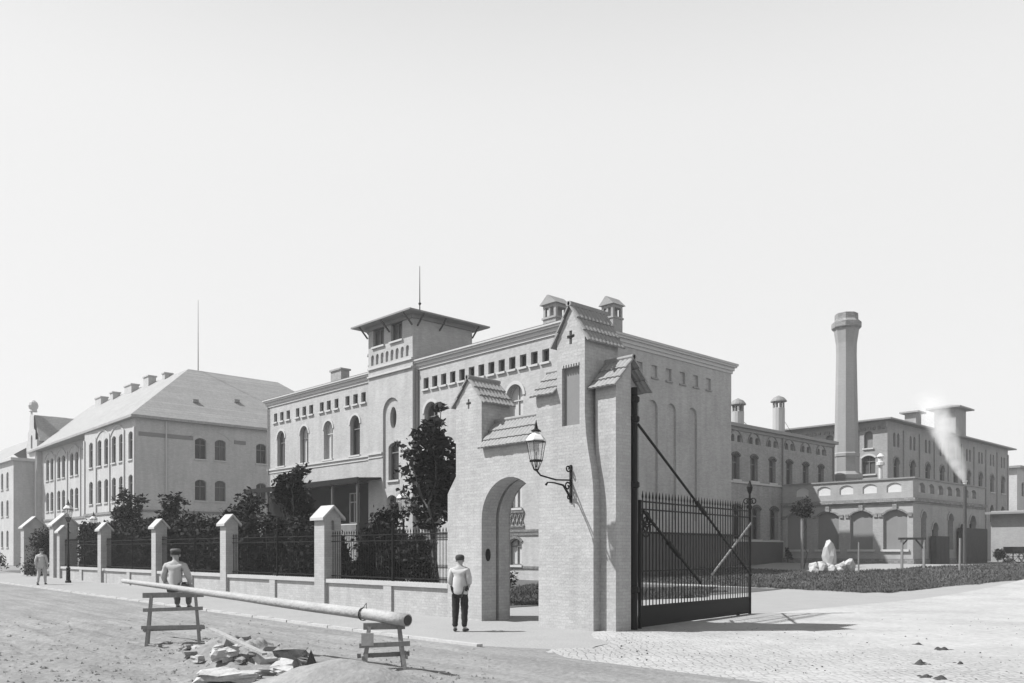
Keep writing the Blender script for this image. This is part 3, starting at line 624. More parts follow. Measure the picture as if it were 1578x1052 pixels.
q = MB(); fbox(q, F1, -34.4, XT + .1, .5, 1.3, .001, .1); fbox(q, F2, YT, 64.9, .5, 1.3, .001, .1); fbox(q, F2, 66.2, 70.2, .5, 1.3, .001, .1); q.build('plinth', 'band', ter)
q = MB(); q.lathe((-27.5, 63.5, 0), [(.14, 5.6), (.14, 8.2), (.3, 8.22), (.3, 8.45), (.18, 8.5), (.18, 8.8), (.3, 8.85), (.08, 9.1)], 10)
ob = q.build('vent_pipe', 'white', None); tag(ob, 'white capped vent pipe standing on the terrace roof', 'vent pipe')
q = MB(); q.lathe((-25.2, 73.9, 0), [(.14, 5.6), (.14, 7.4), (.2, 7.42), (.2, 7.55), (.14, 7.56)], 10)
ob = q.build('steam_pipe', 'white', None); tag(ob, 'short white pipe on the terrace roof blowing steam', 'steam pipe')

# ================================================================== SHED and far building at right
shed = thing('brick_shed', 'low plastered shed with an overhanging flat roof at the right edge of the yard', 'shed', (-22, 84, .9))
q = MB(); F3 = Fr(0, 80.6, 'x'); q2 = MB(); sh = dict(u0=-22.1, u1=-20.9, z0=2.9, z1=4.0, kind='seg', depth=.25, pane='pane_dark', sill=True)
do_facade(q, F3, [(-25.4, .5), (-8, .5), (-8, 5.3), (-25.4, 5.3)], [sh], shed)
q.add([(-25.4, 80.6, .5), (-25.4, 86, .5), (-25.4, 86, 5.3), (-25.4, 80.6, 5.3)], [(0, 3, 2, 1)]); q.add([(-8, 80.6, .5), (-8, 86, .5), (-8, 86, 5.3), (-8, 80.6, 5.3)], [(0, 1, 2, 3)])
q.build('wall', 'terrace_brick', shed, fixn=False)
q = MB(); q.hexa([(-25.9, 79.9, 5.0), (-7, 79.9, 5.0), (-7, 87, 5.35), (-25.9, 87, 5.35), (-25.9, 79.9, 5.16), (-7, 79.9, 5.16), (-7, 87, 5.55), (-25.9, 87, 5.55)]); q.build('roof', 'zinc', shed)
farb = thing('far_building', 'distant pale building half cut off by the right edge of the picture', 'building', (-40, 145, .9))
q = MB(); F3 = Fr(-38, 0, 'y'); sp = [dict(u0=133 + k * 3, u1=134.2 + k * 3, z0=z_, z1=z_ + 2, kind='seg', depth=.3, pane='pane_mid', sill=False) for k in range(3) for z_ in (5, 9.5)]
do_facade(q, F3, [(131, 0), (146, 0), (146, 13.3), (131, 13.3)], sp, farb); q.add([(-38, 131, 0), (-55, 131, 0), (-55, 131, 13.3), (-38, 131, 13.3)], [(0, 3, 2, 1)]); q.build('wall', 'school_brick', farb, fixn=False)
q = MB(); q.box(-55.5, -37.4, 130.4, 146.6, 13.3, 13.6); q.build('roof', 'zinc', farb)

# ================================================================== SCHOOL-LIKE BUILDING far left
sch = thing('barracks_building', 'long light-roofed three-storey building with steep hipped roof, across the garden at left', 'building', (-95, 40, 0))
XS, YS = -85.8, 30.5; F1 = Fr(0, YS, 'x'); F2 = Fr(XS, 0, 'y'); Fl = Fr(0, 32.0, 'x'); ws = MB(); sp = []
def pair(c, g=.95, w_=1.25, sp=None, z=((10.9, 13.65), (6.95, 9.4)), single=False, hood=True):
    for z0, z1 in z:
        for o_ in ((0,) if single else (-g, g)):
            sp.append(dict(u0=c + o_ - w_ / 2, u1=c + o_ + w_ / 2, z0=z0, z1=z1, kind='seg', depth=.3, pane='pane_mid', transom=z1 - .8, sill=True))
for c, s_ in ((-99, 1), (-95.2, 0), (-90.8, 0), (-87.1, 1)): pair(c, 1.05, 1.2, sp, single=bool(s_)); pair(c, 1.05, 1.1, sp, z=((3.0, 5.0),), single=bool(s_))
do_facade(ws, F1, [(-101.1, 0), (XS, 0), (XS, 14.9), (-101.1, 14.9)], sp, sch); sp = []
for c in (-119.9, -115.1, -110, -105): pair(c, .95, 1.25, sp); pair(c, .95, 1.1, sp, z=((3.0, 5.0),))
do_facade(ws, Fl, [(-124.8, 0), (-101.1, 0), (-101.1, 14.9), (-124.8, 14.9)], sp, sch); sp = []
for c in (38.05, 44.75):
    for z0, z1 in ((11.3, 13.45), (7.05, 9.2)):
        if c < 40 or 1:
            sp.append(dict(u0=c - 1.65, u1=c - .45, z0=z0, z1=z1, kind='seg', depth=.3, pane='pane_dark', transom=z1 - .7))
            sp.append(dict(u0=c + .45, u1=c + 1.65, z0=z0, z1=z1, kind='seg', depth=.3, pane='pane_mid', transom=z1 - .7))
    sp.append(dict(u0=c - .9, u1=c + .4, z0=2.5, z1=4.6, kind='seg', depth=.3, pane='pane_dark'))
do_facade(ws, F2, [(YS, 0), (58.8, 0), (58.8, 14.9), (YS, 14.9)], sp, sch)
ws.add([(-101.1, 32, 0), (-101.1, YS, 0), (-101.1, YS, 14.9), (-101.1, 32, 14.9)], [(0, 1, 2, 3)])
ws.build('wall', 'school_brick', sch, fixn=False)
for c in (-95.2, -90.8): hood_mesh(F1, c - 1.9, c + 1.9, 13, 14.5, 'seg', .22, .08).build('blind_arch', 'school_brick', sch)
for c in (-119.9, -115.1, -110, -105): hood_mesh(Fl, c - 1.8, c + 1.8, 13, 14.4, 'seg', .22, .08).build('blind_arch', 'school_brick', sch)
hood_mesh(F2, 38.05 - 2.1, 38.05 + 2.1, 13, 14.3, 'seg', .12, .05).build('blind_arch', 'school_brick', sch)
for a, b in ((30.8, 36.2), (40.6, 41.9), (45.4, 46.5)): q = MB(); fbox(q, F2, a, b, 13.15, 13.55, .001, .05); q.build('frieze_panel', 'panel', sch)
q = MB(); fbox(q, F2, YS, 58.8, 5.7, 5.95, .001, .12); fbox(q, F1, -101.1, XS + .12, 5.7, 5.95, .001, .12); fbox(q, Fl, -124.8, -101.1, 5.7, 5.95, .001, .12); q.build('string_course', 'band', sch)
q = MB()
for u in (-101, -97.2, -93, -88.8, -86): fbox(q, F1, u - .14, u + .14, 5.951, 14.0, .001, .14)
for u in (-124.5, -117.5, -112.5, -107.5, -102): fbox(q, Fl, u - .14, u + .14, 5.951, 14.0, .001, .14)
q.build('pilaster', 'trim', sch)
dp = MB(); dp.tube([(XS + .14, 33.44, 1), (XS + .14, 33.44, 14.8)], .08, 8); dp.build('downpipe', 'trim', sch)
# L-shaped roof
ox, oy = XS + .6, YS - .6; a_ = 9.2; zr, ze = 22.2, 15.1
rx, ry = ox - a_ - .0, oy + a_ + .2
q = MB()
V = [(ox, oy, ze), (rx, ry, zr), (ox, 59.4, ze), (rx, 50.2, zr), (-127, oy + 1.2, ze), (-127, ry, zr), (2 * rx - ox, ry + a_, ze), (2 * rx - ox, 59.4, ze), (-127, ry + a_, ze)]
q.add(V, [(0, 2, 3, 1), (0, 1, 5, 4), (1, 3, 7, 6), (5, 1, 6, 8), (2, 7, 3), (4, 5, 8)]); q.add([(ox, oy, ze - .25), (ox, 59.4, ze - .25), (ox, 59.4, ze), (ox, oy, ze)], [(0, 1, 2, 3)]); q.add([(ox, oy, ze - .25), (-127, oy + 1.2, ze - .25), (-127, oy + 1.2, ze), (ox, oy, ze)], [(0, 3, 2, 1)]); q.add([(ox, oy, ze - .25), (ox, 59.4, ze - .25), (ox - 1, 59.4, ze - .25), (-127, 33, ze - .25), (-127, oy + 1.2, ze - .25)], [(0, 1, 2, 3, 4)])
ro = q.build('roof', 'slate', sch)
fl = MB(); fl.tube([(rx - .2, ry + 1.2, zr - .3), (rx - .2, ry + 1.2, zr + 8.0)], [.06, .02], 6); fl.build('flagpole', 'wood', ro)
for (x, y, z0, z1, w_) in ((-99.6, ry - .3, 20, 22.35, .7), (-104.2, ry - .6, 20, 22.6, 1.6), (-109.6, ry - .8, 20, 22.3, 2.4), (-115.5, ry - .8, 20, 22.2, 1.1), (-120, ry - 1, 20, 22.1, 2.2)):
    q = MB(); q.box(x - w_ / 2, x + w_ / 2, y - .45, y + .45, z0, z1); q.box(x - w_ / 2 - .12, x + w_ / 2 + .12, y - .55, y + .55, z1, z1 + .15); q.build('chimney', 'school_brick', ro)
for (y, k) in ((37.5, .35), (42.5, .45)):
    x = ox - a_ * k; z = ze + (zr - ze) * k; q = MB(); q.box(x - .1, x + .3, y - .3, y + .3, z - .1, z + .22); q.build('roof_hatch', 'zinc', ro)
# gabled risalit
gab = thing('gabled_house', 'narrow stepped ornamental gable with a round finial, left of the long light-roofed building', 'house', (-126, 40, 0))
q = MB(); Fg = Fr(0, 31.4, 'x')
g0 = [(-128.3, 0), (-123.3, 0), (-123.3, 16.4), (-124.0, 16.4), (-124.0, 17.6), (-124.7, 18.0), (-124.8, 19.6), (-125.3, 20.3), (-126.3, 20.3), (-126.8, 19.6), (-126.9, 18.0), (-127.6, 17.6), (-127.6, 16.4), (-128.3, 16.4)]
sg = dict(u0=-126.2, u1=-125.4, z0=15.4, z1=17.2, kind='semi', depth=.3, pane='pane_dark')
do_facade(q, Fg, g0, [sg], gab)
q.add([(-123.3, 31.4, 0), (-123.3, 33.5, 0), (-123.3, 33.5, 16.4), (-123.3, 31.4, 16.4)], [(0, 1, 2, 3)])
q.build('wall', 'school_brick', gab, fixn=False)
q = MB(); q.lathe((-125.8, 31.6, 0), [(.5, 20.3), (.42, 20.6), (.55, 20.8), (.62, 21.1), (.5, 21.5), (.2, 21.8)], 10); q.build('finial', 'trim', gab)
q = MB(); q.add([(-123.0, 31.7, 16.2), (-125.8, 31.7, 19.9), (-128.6, 31.7, 16.2), (-123.0, 46, 16.2), (-125.8, 46, 19.9), (-128.6, 46, 16.2)], [(0, 3, 4, 1), (1, 4, 5, 2), (0, 1, 2), (3, 5, 4)]); q.build('roof', 'slate', gab)
q = MB(); q.tube([(-123.25, 31.25, 1), (-123.25, 31.25, 15)], .09, 8); q.build('downpipe', 'trim', gab)
blk = thing('flat_roofed_wing', 'flat-topped three-storey wing at the far left edge of the street', 'building', (-135, 32, 0))
q = MB(); Fb = Fr(0, 29.0, 'x'); sp = []
for c in (-130.4, -128.0 + .35, -134, -138, -142):
    for z0, z1 in ((10.1, 12.3), (6.5, 8.6), (2.4, 4.6)): sp.append(dict(u0=c - .55, u1=c + .55, z0=z0, z1=z1, kind='seg', depth=.3, pane='pane_mid', transom=z1 - .7))
do_facade(q, Fb, [(-160, 0), (-124.6, 0), (-124.6, 13.6), (-160, 13.6)], sp, blk); q.add([(-124.6, 29, 0), (-124.6, 31.38, 0), (-124.6, 31.38, 13.6), (-124.6, 29, 13.6)], [(0, 1, 2, 3)])
q.build('wall', 'school_brick', blk, fixn=False)
q = MB(); q.box(-160, -124.2, 28.6, 31.38, 13.6, 13.95); q.build('cornice', 'trim', blk)
q = MB(); q.add([(-160, 28.7, 13.96), (-128.5, 28.7, 13.96), (-128.5, 36, 18.8), (-160, 36, 18.8)], [(0, 1, 2, 3)]); q.add([(-160, 43, 13.96), (-128.5, 43, 13.96), (-128.5, 36, 18.8), (-160, 36, 18.8)], [(0, 3, 2, 1)]); q.build('roof', 'slate', blk)
q = MB(); q.box(-137, -130.5, 35, 37, 16.5, 20.6); q.build('chimney', 'hall_brick', blk)

# ================================================================== GATEWAY
gw = thing('brick_gateway', 'pale brick gateway with arched wicket, stepped gabled piers and tiled copings', 'gateway', (-15, 15, 0))
YG, TH = 14.54, 1.0; Fg = Fr(0, YG, 'x')
JL, JR = -16.57, -14.5; AR = (JR - JL) / 2; AC = (JL + JR) / 2; SP = 3.66 - AR
def door(off=0, n=20):  # opening outline from left foot over the arch to right foot
    r = AR + off; return [(AC - r, -.1)] + [(AC - r * math.cos(math.pi * i / n), SP + r * math.sin(math.pi * i / n)) for i in range(n + 1)] + [(AC + r, -.1)]
taper = [(-13.02, 4.95), (-12.985, 4.5), (-12.92, 4.1), (-12.84, 3.75), (-12.785, 3.4), (-12.76, 3.1)]
top = [(-17.95, -.1), (-17.95, 3.35), (-17.9, 3.42), (-17.6, 3.8), (-17.6, 5.72), (-17.085, 6.30), (-16.57, 5.72), (-16.57, 4.55), (-14.58, 4.55), (-14.58, 5.6), (-13.89, 5.6), (-13.89, 6.73), (-13.455, 7.46), (-13.02, 6.73)] + taper + [(-12.76, -.1)]
outer = top[::-1]          # right foot ... left foot
outer = [(-12.76, -.1)] + top[::-1][1:] + door(0)
def slit(cx, cz, s): return [(cx - s * .14, cz - s * .5), (cx + s * .14, cz - s * .5), (cx + s * .14, cz - s * .05), (cx + s * .4, cz + s * .0), (cx + s * .4, cz + s * .22), (cx + s * .14, cz + s * .22), (cx + s * .14, cz + s * .55), (cx - s * .14, cz + s * .55), (cx - s * .14, cz + s * .22), (cx - s * .4, cz + s * .22), (cx - s * .4, cz + s * .0), (cx - s * .14, cz - s * .05)]
plq = outline(-13.73, -13.18, 4.72, 6.13)
gwall = MB()
wall_face(gwall, Fg, outer, [slit(-17.085, 5.66, .24), slit(-13.455, 6.74, .30), plq], [.25, .25, .1], back=[0, 1])
Fback = Fg.at(-TH)
gb = MB(); lp = [Fback.p(*q_) for q_ in outer]; t = tessellate_polygon([lp]); gwall.add(lp, [tuple(x)[::-1] for x in t])
k = len(top); gwall.add([Fg.p(*q_) for q_ in top] + [Fback.p(*q_) for q_ in top], [(i, i + 1, i + 1 + k, i + k) for i in range(k - 1)])
steps = [(0, 0), (.50, 0), (.50, .13), (.62, .13), (.62, .02), (TH, .02)]
for (w0, o0), (w1, o1) in zip(steps, steps[1:]):
    a, b = door(o0), door(o1); m = len(a); gwall.add([Fg.p(u, z, -w0) for u, z in a] + [Fg.p(u, z, -w1) for u, z in b], [(i, i + 1, i + 1 + m, i + m) for i in range(m - 1)])
# deeper upper part of the tall pier
gwall.box(-13.89, -13.021, 15.541, 15.71, 2, 6.72)
gwall.build('wall', 'gate_brick', gw)
q = MB(); q.add([Fg.p(u, z, -.09) for u, z in plq], [(0, 1, 2, 3)]); q.build('plaque', 'panel', gw, fixn=False)
q = MB()
for k in range(7): fbox(q, Fg, -13.72 + k * .08, -13.68 + k * .08, 6.06, 6.129, -.08, .02)
q.build('plaque_teeth', 'gate_brick', gw)
pier = MB(); a = [(14.77, 0), (14.77, 5.6), (15.3, 6.15), (15.3, 0)]; pier.prism([(-12.9, y, z - .1 * (z == 0)) for y, z in a], (.60, 0, 0))
a = [(15.3, 0), (15.3, 6.15), (15.83, 5.6), (15.83, 0)]; pier.prism([(-12.9, y, z - .1 * (z == 0)) for y, z in a], (.36, 0, 0)); pier.build('gate_pier', 'gate_brick', gw)
def tiles(parent, p0, run, slope, courses=2, wt=.13, th=.035, name='tiled_coping'):
    """p0 eave corner, run vector along the eave, slope vector up to the ridge."""
    p0 = Vector(p0); run = Vector(run); slope = Vector(slope); nrm = run.cross(slope).normalized()
    if nrm.z < 0: nrm = -nrm
    L = run.length; nt_ = max(2, round(L / wt)); rd = run.normalized(); mb = MB()
    for c in range(courses):
        s0 = slope * (c / courses - (.06 if c else 0)); s1 = slope * min(1.0, (c + 1) / courses + .03); V = []; ns = nt_ * 6
        for i in range(ns + 1):
            t = i / ns * L; h = abs(math.sin(math.pi * t / L * nt_)) * .022; jit = noise.noise((int(t / L * nt_ - 1e-4) * 3.1, c * 7, p0.x)) * .02
            lo = p0 + rd * t + s0 + nrm * (.058 + h) - slope.normalized() * jit; hi = p0 + rd * t + s1 + nrm * (.015 + h)
            V += [lo, hi, hi - nrm * th, lo - nrm * (th + h * .7)]
        Fc = []
        for i in range(ns):
            b = i * 4
            for j in range(4): Fc.append((b + j, b + 4 + j, b + 4 + (j + 1) % 4, b + (j + 1) % 4))
        Fc += [(0, 1, 2, 3), (ns * 4, ns * 4 + 3, ns * 4 + 2, ns * 4 + 1)]
        mb.add(V, Fc)
    mb.tube([p0 + slope + nrm * .03 - rd * .01, p0 + slope + run + nrm * .03 + rd * .01], .06, 8)
    return mb.build(name, 'tile', parent)
# middle wall coping
fillm = MB(); fillm.prism([(-16.56, YG + .002, 4.551), (-16.56, YG + TH / 2, 5.12), (-16.56, YG + TH - .002, 4.551)], (1.97, 0, 0)); fillm.prism([(-14.57, YG + .002, 5.602), (-14.57, YG + TH / 2, 6.08), (-14.57, YG + TH - .002, 5.602)], (.67, 0, 0)); fillm.build('coping_core', 'gate_brick', gw)
tiles(gw, (-16.56, YG - .11, 4.42), (1.97, 0, 0), (0, TH / 2 + .11, .76), 3); tiles(gw, (-16.56, YG + TH + .11, 4.42), (1.97, 0, 0), (0, -TH / 2 - .11, .76), 3)
tiles(gw, (-14.66, YG - .11, 5.47), (.76, 0, 0), (0, TH / 2 + .11, .68), 3); tiles(gw, (-14.66, YG + TH + .11, 5.47), (.76, 0, 0), (0, -TH / 2 - .11, .68), 3)
# left pillar gable roof, ridge runs back
for sx in (-1, 1): tiles(gw, (-17.085 + sx * .64, YG - .06, 5.60), (0, TH + .12, 0), (-sx * .64, 0, .74), 3)
for sx in (-1, 1): tiles(gw, (-13.455 + sx * .56, YG - .07, 6.56), (0, 1.17 + .14, 0), (-sx * .56, 0, .94), 3)
tiles(gw, (-13.01, 14.77 - .12, 5.47), (.80, 0, 0), (0, .65, .72), 3); tiles(gw, (-13.01, 15.83 + .12, 5.47), (.80, 0, 0), (0, -.65, .72), 3)
q = MB(); q.lathe((0, 0, 0), [(.06, -.02), (.11, 0), (.11, .03), (.06, .05)], 14)
for i, (x_, y_, z_) in enumerate(q.v): q.v[i] = (JL + .0 + z_, 15.0 - .25 + x_ * .7, 1.72 + y_ * 1.5)
q.build('bell_plate', 'iron', gw)

# ================================================================== IRON GATE LEAF
gt = thing('iron_gate', 'tall open iron gate leaf with spear-tipped bars and solid kick panel, swung into the yard', 'gate', (-12.40, 15.72, 0))
H = Vector((-12.40, 15.75, 0)); E = Vector((-13.30, 21.97, 0)); dL = (E - H).normalized(); LG = (E - H).length; nG = Vector((dL.y, -dL.x, 0))
def gp(s, z, w=0): q = H + dL * s + nG * w; return (q.x, q.y, z)
q = MB(); q.bar(gp(0, .07), gp(LG, .03 + .02), .04); q.bar(gp(0, .52), gp(LG, .48), .05); q.bar(gp(0, 2.25), gp(LG, 2.25), .04, .05); q.bar(gp(0, 2.79), gp(LG, 2.79), .03, .035); q.bar(gp(0, 2.97), gp(LG, 2.97), .03, .035); q.bar(gp(0, 1.35), gp(LG, 1.35), .025, .03); q.build('rail', 'iron', gt)
q = MB(); q.hexa([gp(0, .05, -.008), gp(LG, .03, -.008), gp(LG, .03, .008), gp(0, .05, .008), gp(0, .53, -.008), gp(LG, .49, -.008), gp(LG, .49, .008), gp(0, .53, .008)]); q.build('kick_panel', 'iron', gt)
nb = 38
for k in range(nb):
    s = (k + .8) * LG / (nb + 1); q = MB(); q.tube([gp(s, .5), gp(s, 3.02)], .015, 6); q.lathe(gp(s, 3.02), [(.011, 0), (.026, .06), (.004, .2)], 6); q.build('bar', 'iron', gt)
q = MB(); q.tube([gp(0, 0), gp(0, 3.0)], .045, 8); q.build('hinge_stile', 'iron', gt)
q = MB(); q.tube([gp(LG, .0), gp(LG, 3.25)], .045, 8); q.build('lock_stile', 'iron', gt)
def scroll(mb, c, r, sx, turns=1.2, rad=.016, plane=None, n=22, flip=1):
    pts = []
    for i in range(n):
        t = i / (n - 1); a = t * turns * 2 * math.pi; rr = r * (1 - .8 * t)
        u = sx * (r - rr * math.cos(a)); z = flip * rr * math.sin(a); q_ = Vector(c) + plane * u + Vector((0, 0, z)); pts.append(q_)
    mb.tube(pts, rad, 5)
q = MB()
for sx in (-1, 1):
    scroll(q, gp(LG, 3.25), .11, sx, plane=dL, rad=.018); scroll(q, gp(LG, 3.1), .08, sx, plane=dL, rad=.015, flip=-1); scroll(q, gp(LG, 3.25), .11, sx, plane=nG, rad=.018)
q.tube([gp(LG, 3.2), gp(LG, 3.7)], [.04, .02], 8); q.lathe(gp(LG, 3.5), [(.02, -.05), (.07, .06), (.09, .16), (.04, .28), (.01, .36)], 8); q.build('finial', 'iron', gt)
q = MB()
for z_, f_ in ((2.52, 1), (2.36, -1)): scroll(q, gp(.06, z_), .24, 1, plane=dL, rad=.022, turns=1.6, n=34, flip=f_)
q.tube([gp(.05, 2.44), gp(.75, 2.44)], .02, 6); q.build('scrollwork', 'iron', gt)
for nm, a, b, r_ in (('brace', gp(-.2, 4.72, .07), gp(LG, 1.12, .05), .032), ('brace', gp(0.05, 2.75, .06), gp(3.05, .98, .05), .035)):
    q = MB(); q.tube([a, b], r_, 8); m_ = (Vector(a) + Vector(b)) / 2; d_ = (Vector(b) - Vector(a)).normalized(); q.tube([m_ - d_ * .35, m_ - d_ * .3, m_ + d_ * .3, m_ + d_ * .35], [r_, r_ * 1.8, r_ * 1.8, r_], 8); q.build(nm, 'iron', gt)
q = MB(); q.bar(gp(LG - .05, 2.62, .06), gp(3.65, 1.18, .06), .03, .05); o = q.build('stay_bar', 'wood', gt); o['label'] = 'pale wooden stay bar'
q = MB(); q.lathe(gp(LG * .87, 0), [(.02, 0), (.05, .01), (.05, .05), (.02, .06)], 8); q.build('roller', 'iron', gt)
hp = thing('hinge_post', 'dark iron hinge post clamped up the side of the gate pier', 'post', (-12.36, 15.44, 0))
q = MB(); q.tube([(-12.33, 15.46, 0), (-12.33, 15.46, 5.55)], .075, 10); q.build('shaft', 'iron', hp)
for z in (.85, 3.25, 4.75, 5.2):
    q = MB(); q.lathe((-12.33, 15.46, z), [(.08, 0), (.12, .03), (.12, .13), (.08, .16)], 10); q.box(-12.5, -12.34, 15.4, 15.52, z + .03, z + .12); q.build('clamp', 'iron', hp)

# ================================================================== LAMPS
def lantern(parent, c, s=1.0, pan='lantern_glass'):
    x, y, z = c; n = 6
    q = MB(); q.lathe((x, y, z), [(.24 * s, .47 * s), (.245 * s, .50 * s), (.17 * s, .60 * s), (.07 * s, .68 * s), (.06 * s, .70 * s)], n); q.build('cap', 'white_paint', parent)
    q = MB(); q.lathe((x, y, z), [(.12 * s, .70 * s), (.13 * s, .72 * s), (.05 * s, .77 * s), (.03 * s, .86 * s), (.005 * s, .98 * s)], n)
    for r_, zz in ((.235, .455), (.15, .0), (.155, .015)): q.lathe((x, y, z + zz * s), [(r_ * s, -.012), (r_ * s + .012, 0), (r_ * s, .012)], n)
    for k in range(n):
        a = 2 * math.pi * k / n; c_, s_ = math.cos(a), math.sin(a)
        q.tube([(x + c_ * .15 * s, y + s_ * .15 * s, z), (x + c_ * .235 * s, y + s_ * .235 * s, z + .46 * s)], .009, 4); q.tube([(x + c_ * .14 * s, y + s_ * .14 * s, z), (x + c_ * .05 * s, y + s_ * .05 * s, z - .22 * s)], .011, 4)
    q.tube([(x - .22 * s, y, z), (x + .22 * s, y, z)], .012, 5); q.lathe((x, y, z - .24 * s), [(.02, 0), (.06 * s, .02), (.03, .05)], 6)
    q.build('lantern_frame', 'iron', parent)
    q = MB(); q.lathe((x, y, z), [(.145 * s, .01), (.23 * s, .45 * s)], n); q.f = q.f[:-2]; q.build('lantern_glass', pan, parent)
    q = MB(); q.tube([(x, y, z - .15 * s), (x, y, z + .14 * s)], .012, 5); q.lathe((x, y, z + .14 * s), [(.014, 0), (.02, .03), (.012, .08)], 6); q.build('burner', 'iron', parent)
wl = thing('wall_lantern', 'wrought iron bracket lantern on the gateway wall right of the arch', 'lantern', (-13.44, 14.5, 3.4))
bx, by = -13.44, YG - .01
q = MB(); q.bar((bx, by, 2.93), (bx, by, 3.80), .06, .04, (0, 1, 0)); q.tube([(bx, by, 3.45), (bx, by - .5, 3.43), (bx, 13.54, 3.50), (bx, 13.40, 3.61)], .02, 6)
YV = Vector((0, -1, 0))
scroll(q, (bx, by, 3.72), .09, 1, plane=YV, rad=.018, flip=-1); scroll(q, (bx, by, 3.3), .11, 1, plane=YV, rad=.02); scroll(q, (bx, by, 3.05), .07, 1, plane=YV, rad=.015)
q.tube([(bx, by, 2.98), (bx, by - .1, 3.15), (bx, by - .26, 3.32), (bx, by - .55, 3.36), (bx, by - .76, 3.36), (bx, by - .82, 3.30)], [.03, .028, .024, .018, .016, .03], 6)
q.build('bracket', 'iron', wl); lantern(wl, (bx, 13.40, 3.81), .93)
def street_lamp(x, y, h, label, cat='street lamp'):
    z = gz(x, y); t = thing('street_lamp', label, cat, (x, y, z), 'gas street lamps')
    q = MB(); q.lathe((x, y, z), [(.14, 0), (.14, .1), (.1, .14), (.09, .7), (.11, .74), (.06, .8), (.045, 1.6), (.035, h - .6), (.05, h - .58), (.03, h - .5)], 10); q.tube([(x - .22, y, z + h - .75), (x + .22, y, z + h - .75)], .015, 5); q.build('post', 'iron', t)
    lantern(t, (x, y, z + h - .25), .95)
street_lamp(-46.3, 13.2, 3.5, 'dark gas street lamp on the pavement near the far-left garden gate')
street_lamp(-23.6, 17.2, 3.35, 'garden gas lamp half hidden by shrubs behind the railings')
street_lamp(-57.9, 18.0, 3.4, 'faint far street lamp beyond the ivy at the left garden gate')

# ================================================================== FENCE
pil = [-24.5, -31.6, -38.6, -45.8, -52.7]
plab = ['nearest gabled brick fence pillar with a dark niche', 'second gabled fence pillar from the gateway', 'third gabled fence pillar, behind the seated man', 'fourth gabled fence pillar, left of the first tree', 'slender fence pillar beside the left garden gate']
def pillar(x, y, w_, d_, ze_, zr_, label, niche=True):
    z = gz(x, y); t = thing('fence_pillar', label, 'fence pillar', (x, y, z), 'gabled brick fence pillars')
    q = MB(); x0, x1, y0, y1 = x - w_ / 2, x + w_ / 2, y, y + d_
    Fp = Fr(x1, 0, 'y'); out_ = [(y0, z - .1), (y1, z - .1), (y1, ze_), ((y0 + y1) / 2, zr_), (y0, ze_)]
    ho = [outline((y0 + y1) / 2 - .07, (y0 + y1) / 2 + .07, ze_ - .42, ze_ - .1, 'semi', 6)] if niche else []
    wall_face(q, Fp, out_, ho, .12, back=[0] if niche else [])
    P = [(x1, a, b) for a, b in out_] + [(x0, a, b) for a, b in out_]; q.add(P, [(i, (i + 1) % 5, (i + 1) % 5 + 5, i + 5) for i in range(5)] + [(9, 8, 7, 6, 5)])
    q.build('shaft', 'gate_brick', t, fixn=False)
    h_ = zr_ - ze_; q = MB(); o_ = .11
    for s_ in (0, 1):
        ya = y0 - o_ if s_ == 0 else y1 + o_; yc = (y0 + y1) / 2; za = ze_ - h_ * o_ / (d_ / 2); zz = zr_ + .004
        q.hexa([(x0 - .1, ya, za), (x1 + .1, ya, za), (x1 + .1, yc, zz), (x0 - .1, yc, zz), (x0 - .1, ya, za + .09), (x1 + .1, ya, za + .09), (x1 + .1, yc, zz + .09), (x0 - .1, yc, zz + .09)])
    q.build('coping', 'kerbstone', t)
YW = 14.56
pillar(pil[0], 14.5, .62, .62, 2.92, 3.22, plab[0])
for i in range(1, 5): pillar(pil[i], 14.5, .5, .5, 2.88 + .02 * i, 3.14 + .02 * i, plab[i], False)
pillar(-54.0, 14.5, .75, 1.3, 3.35, 3.95, 'larger gabled gate pillar, right of the ivied left garden gate'); pillar(-60.2, 14.5, .75, 1.3, 3.35, 3.95, 'leftmost gabled gate pillar, left of the garden gate ivy')
ends = [(-17.96, -24.19), (-24.81, -31.35), (-31.85, -38.35), (-38.85, -45.55), (-46.05, -52.45)]
wlab = ['low brick wall bay next to the gateway', 'low brick wall bay behind the thick end of the log', 'low brick wall bay behind the seated man', 'low brick wall bay left of the seated man', 'farthest low brick wall bay, behind the street lamp']
rlab = ['iron railing bay next to the gateway with shrubs showing through', 'iron railing bay in front of the young garden trees', 'iron railing bay in front of the hedge, right of the seated man', 'iron railing bay before the hedge, left of the seated man', 'farthest iron railing bay, behind the street lamp']
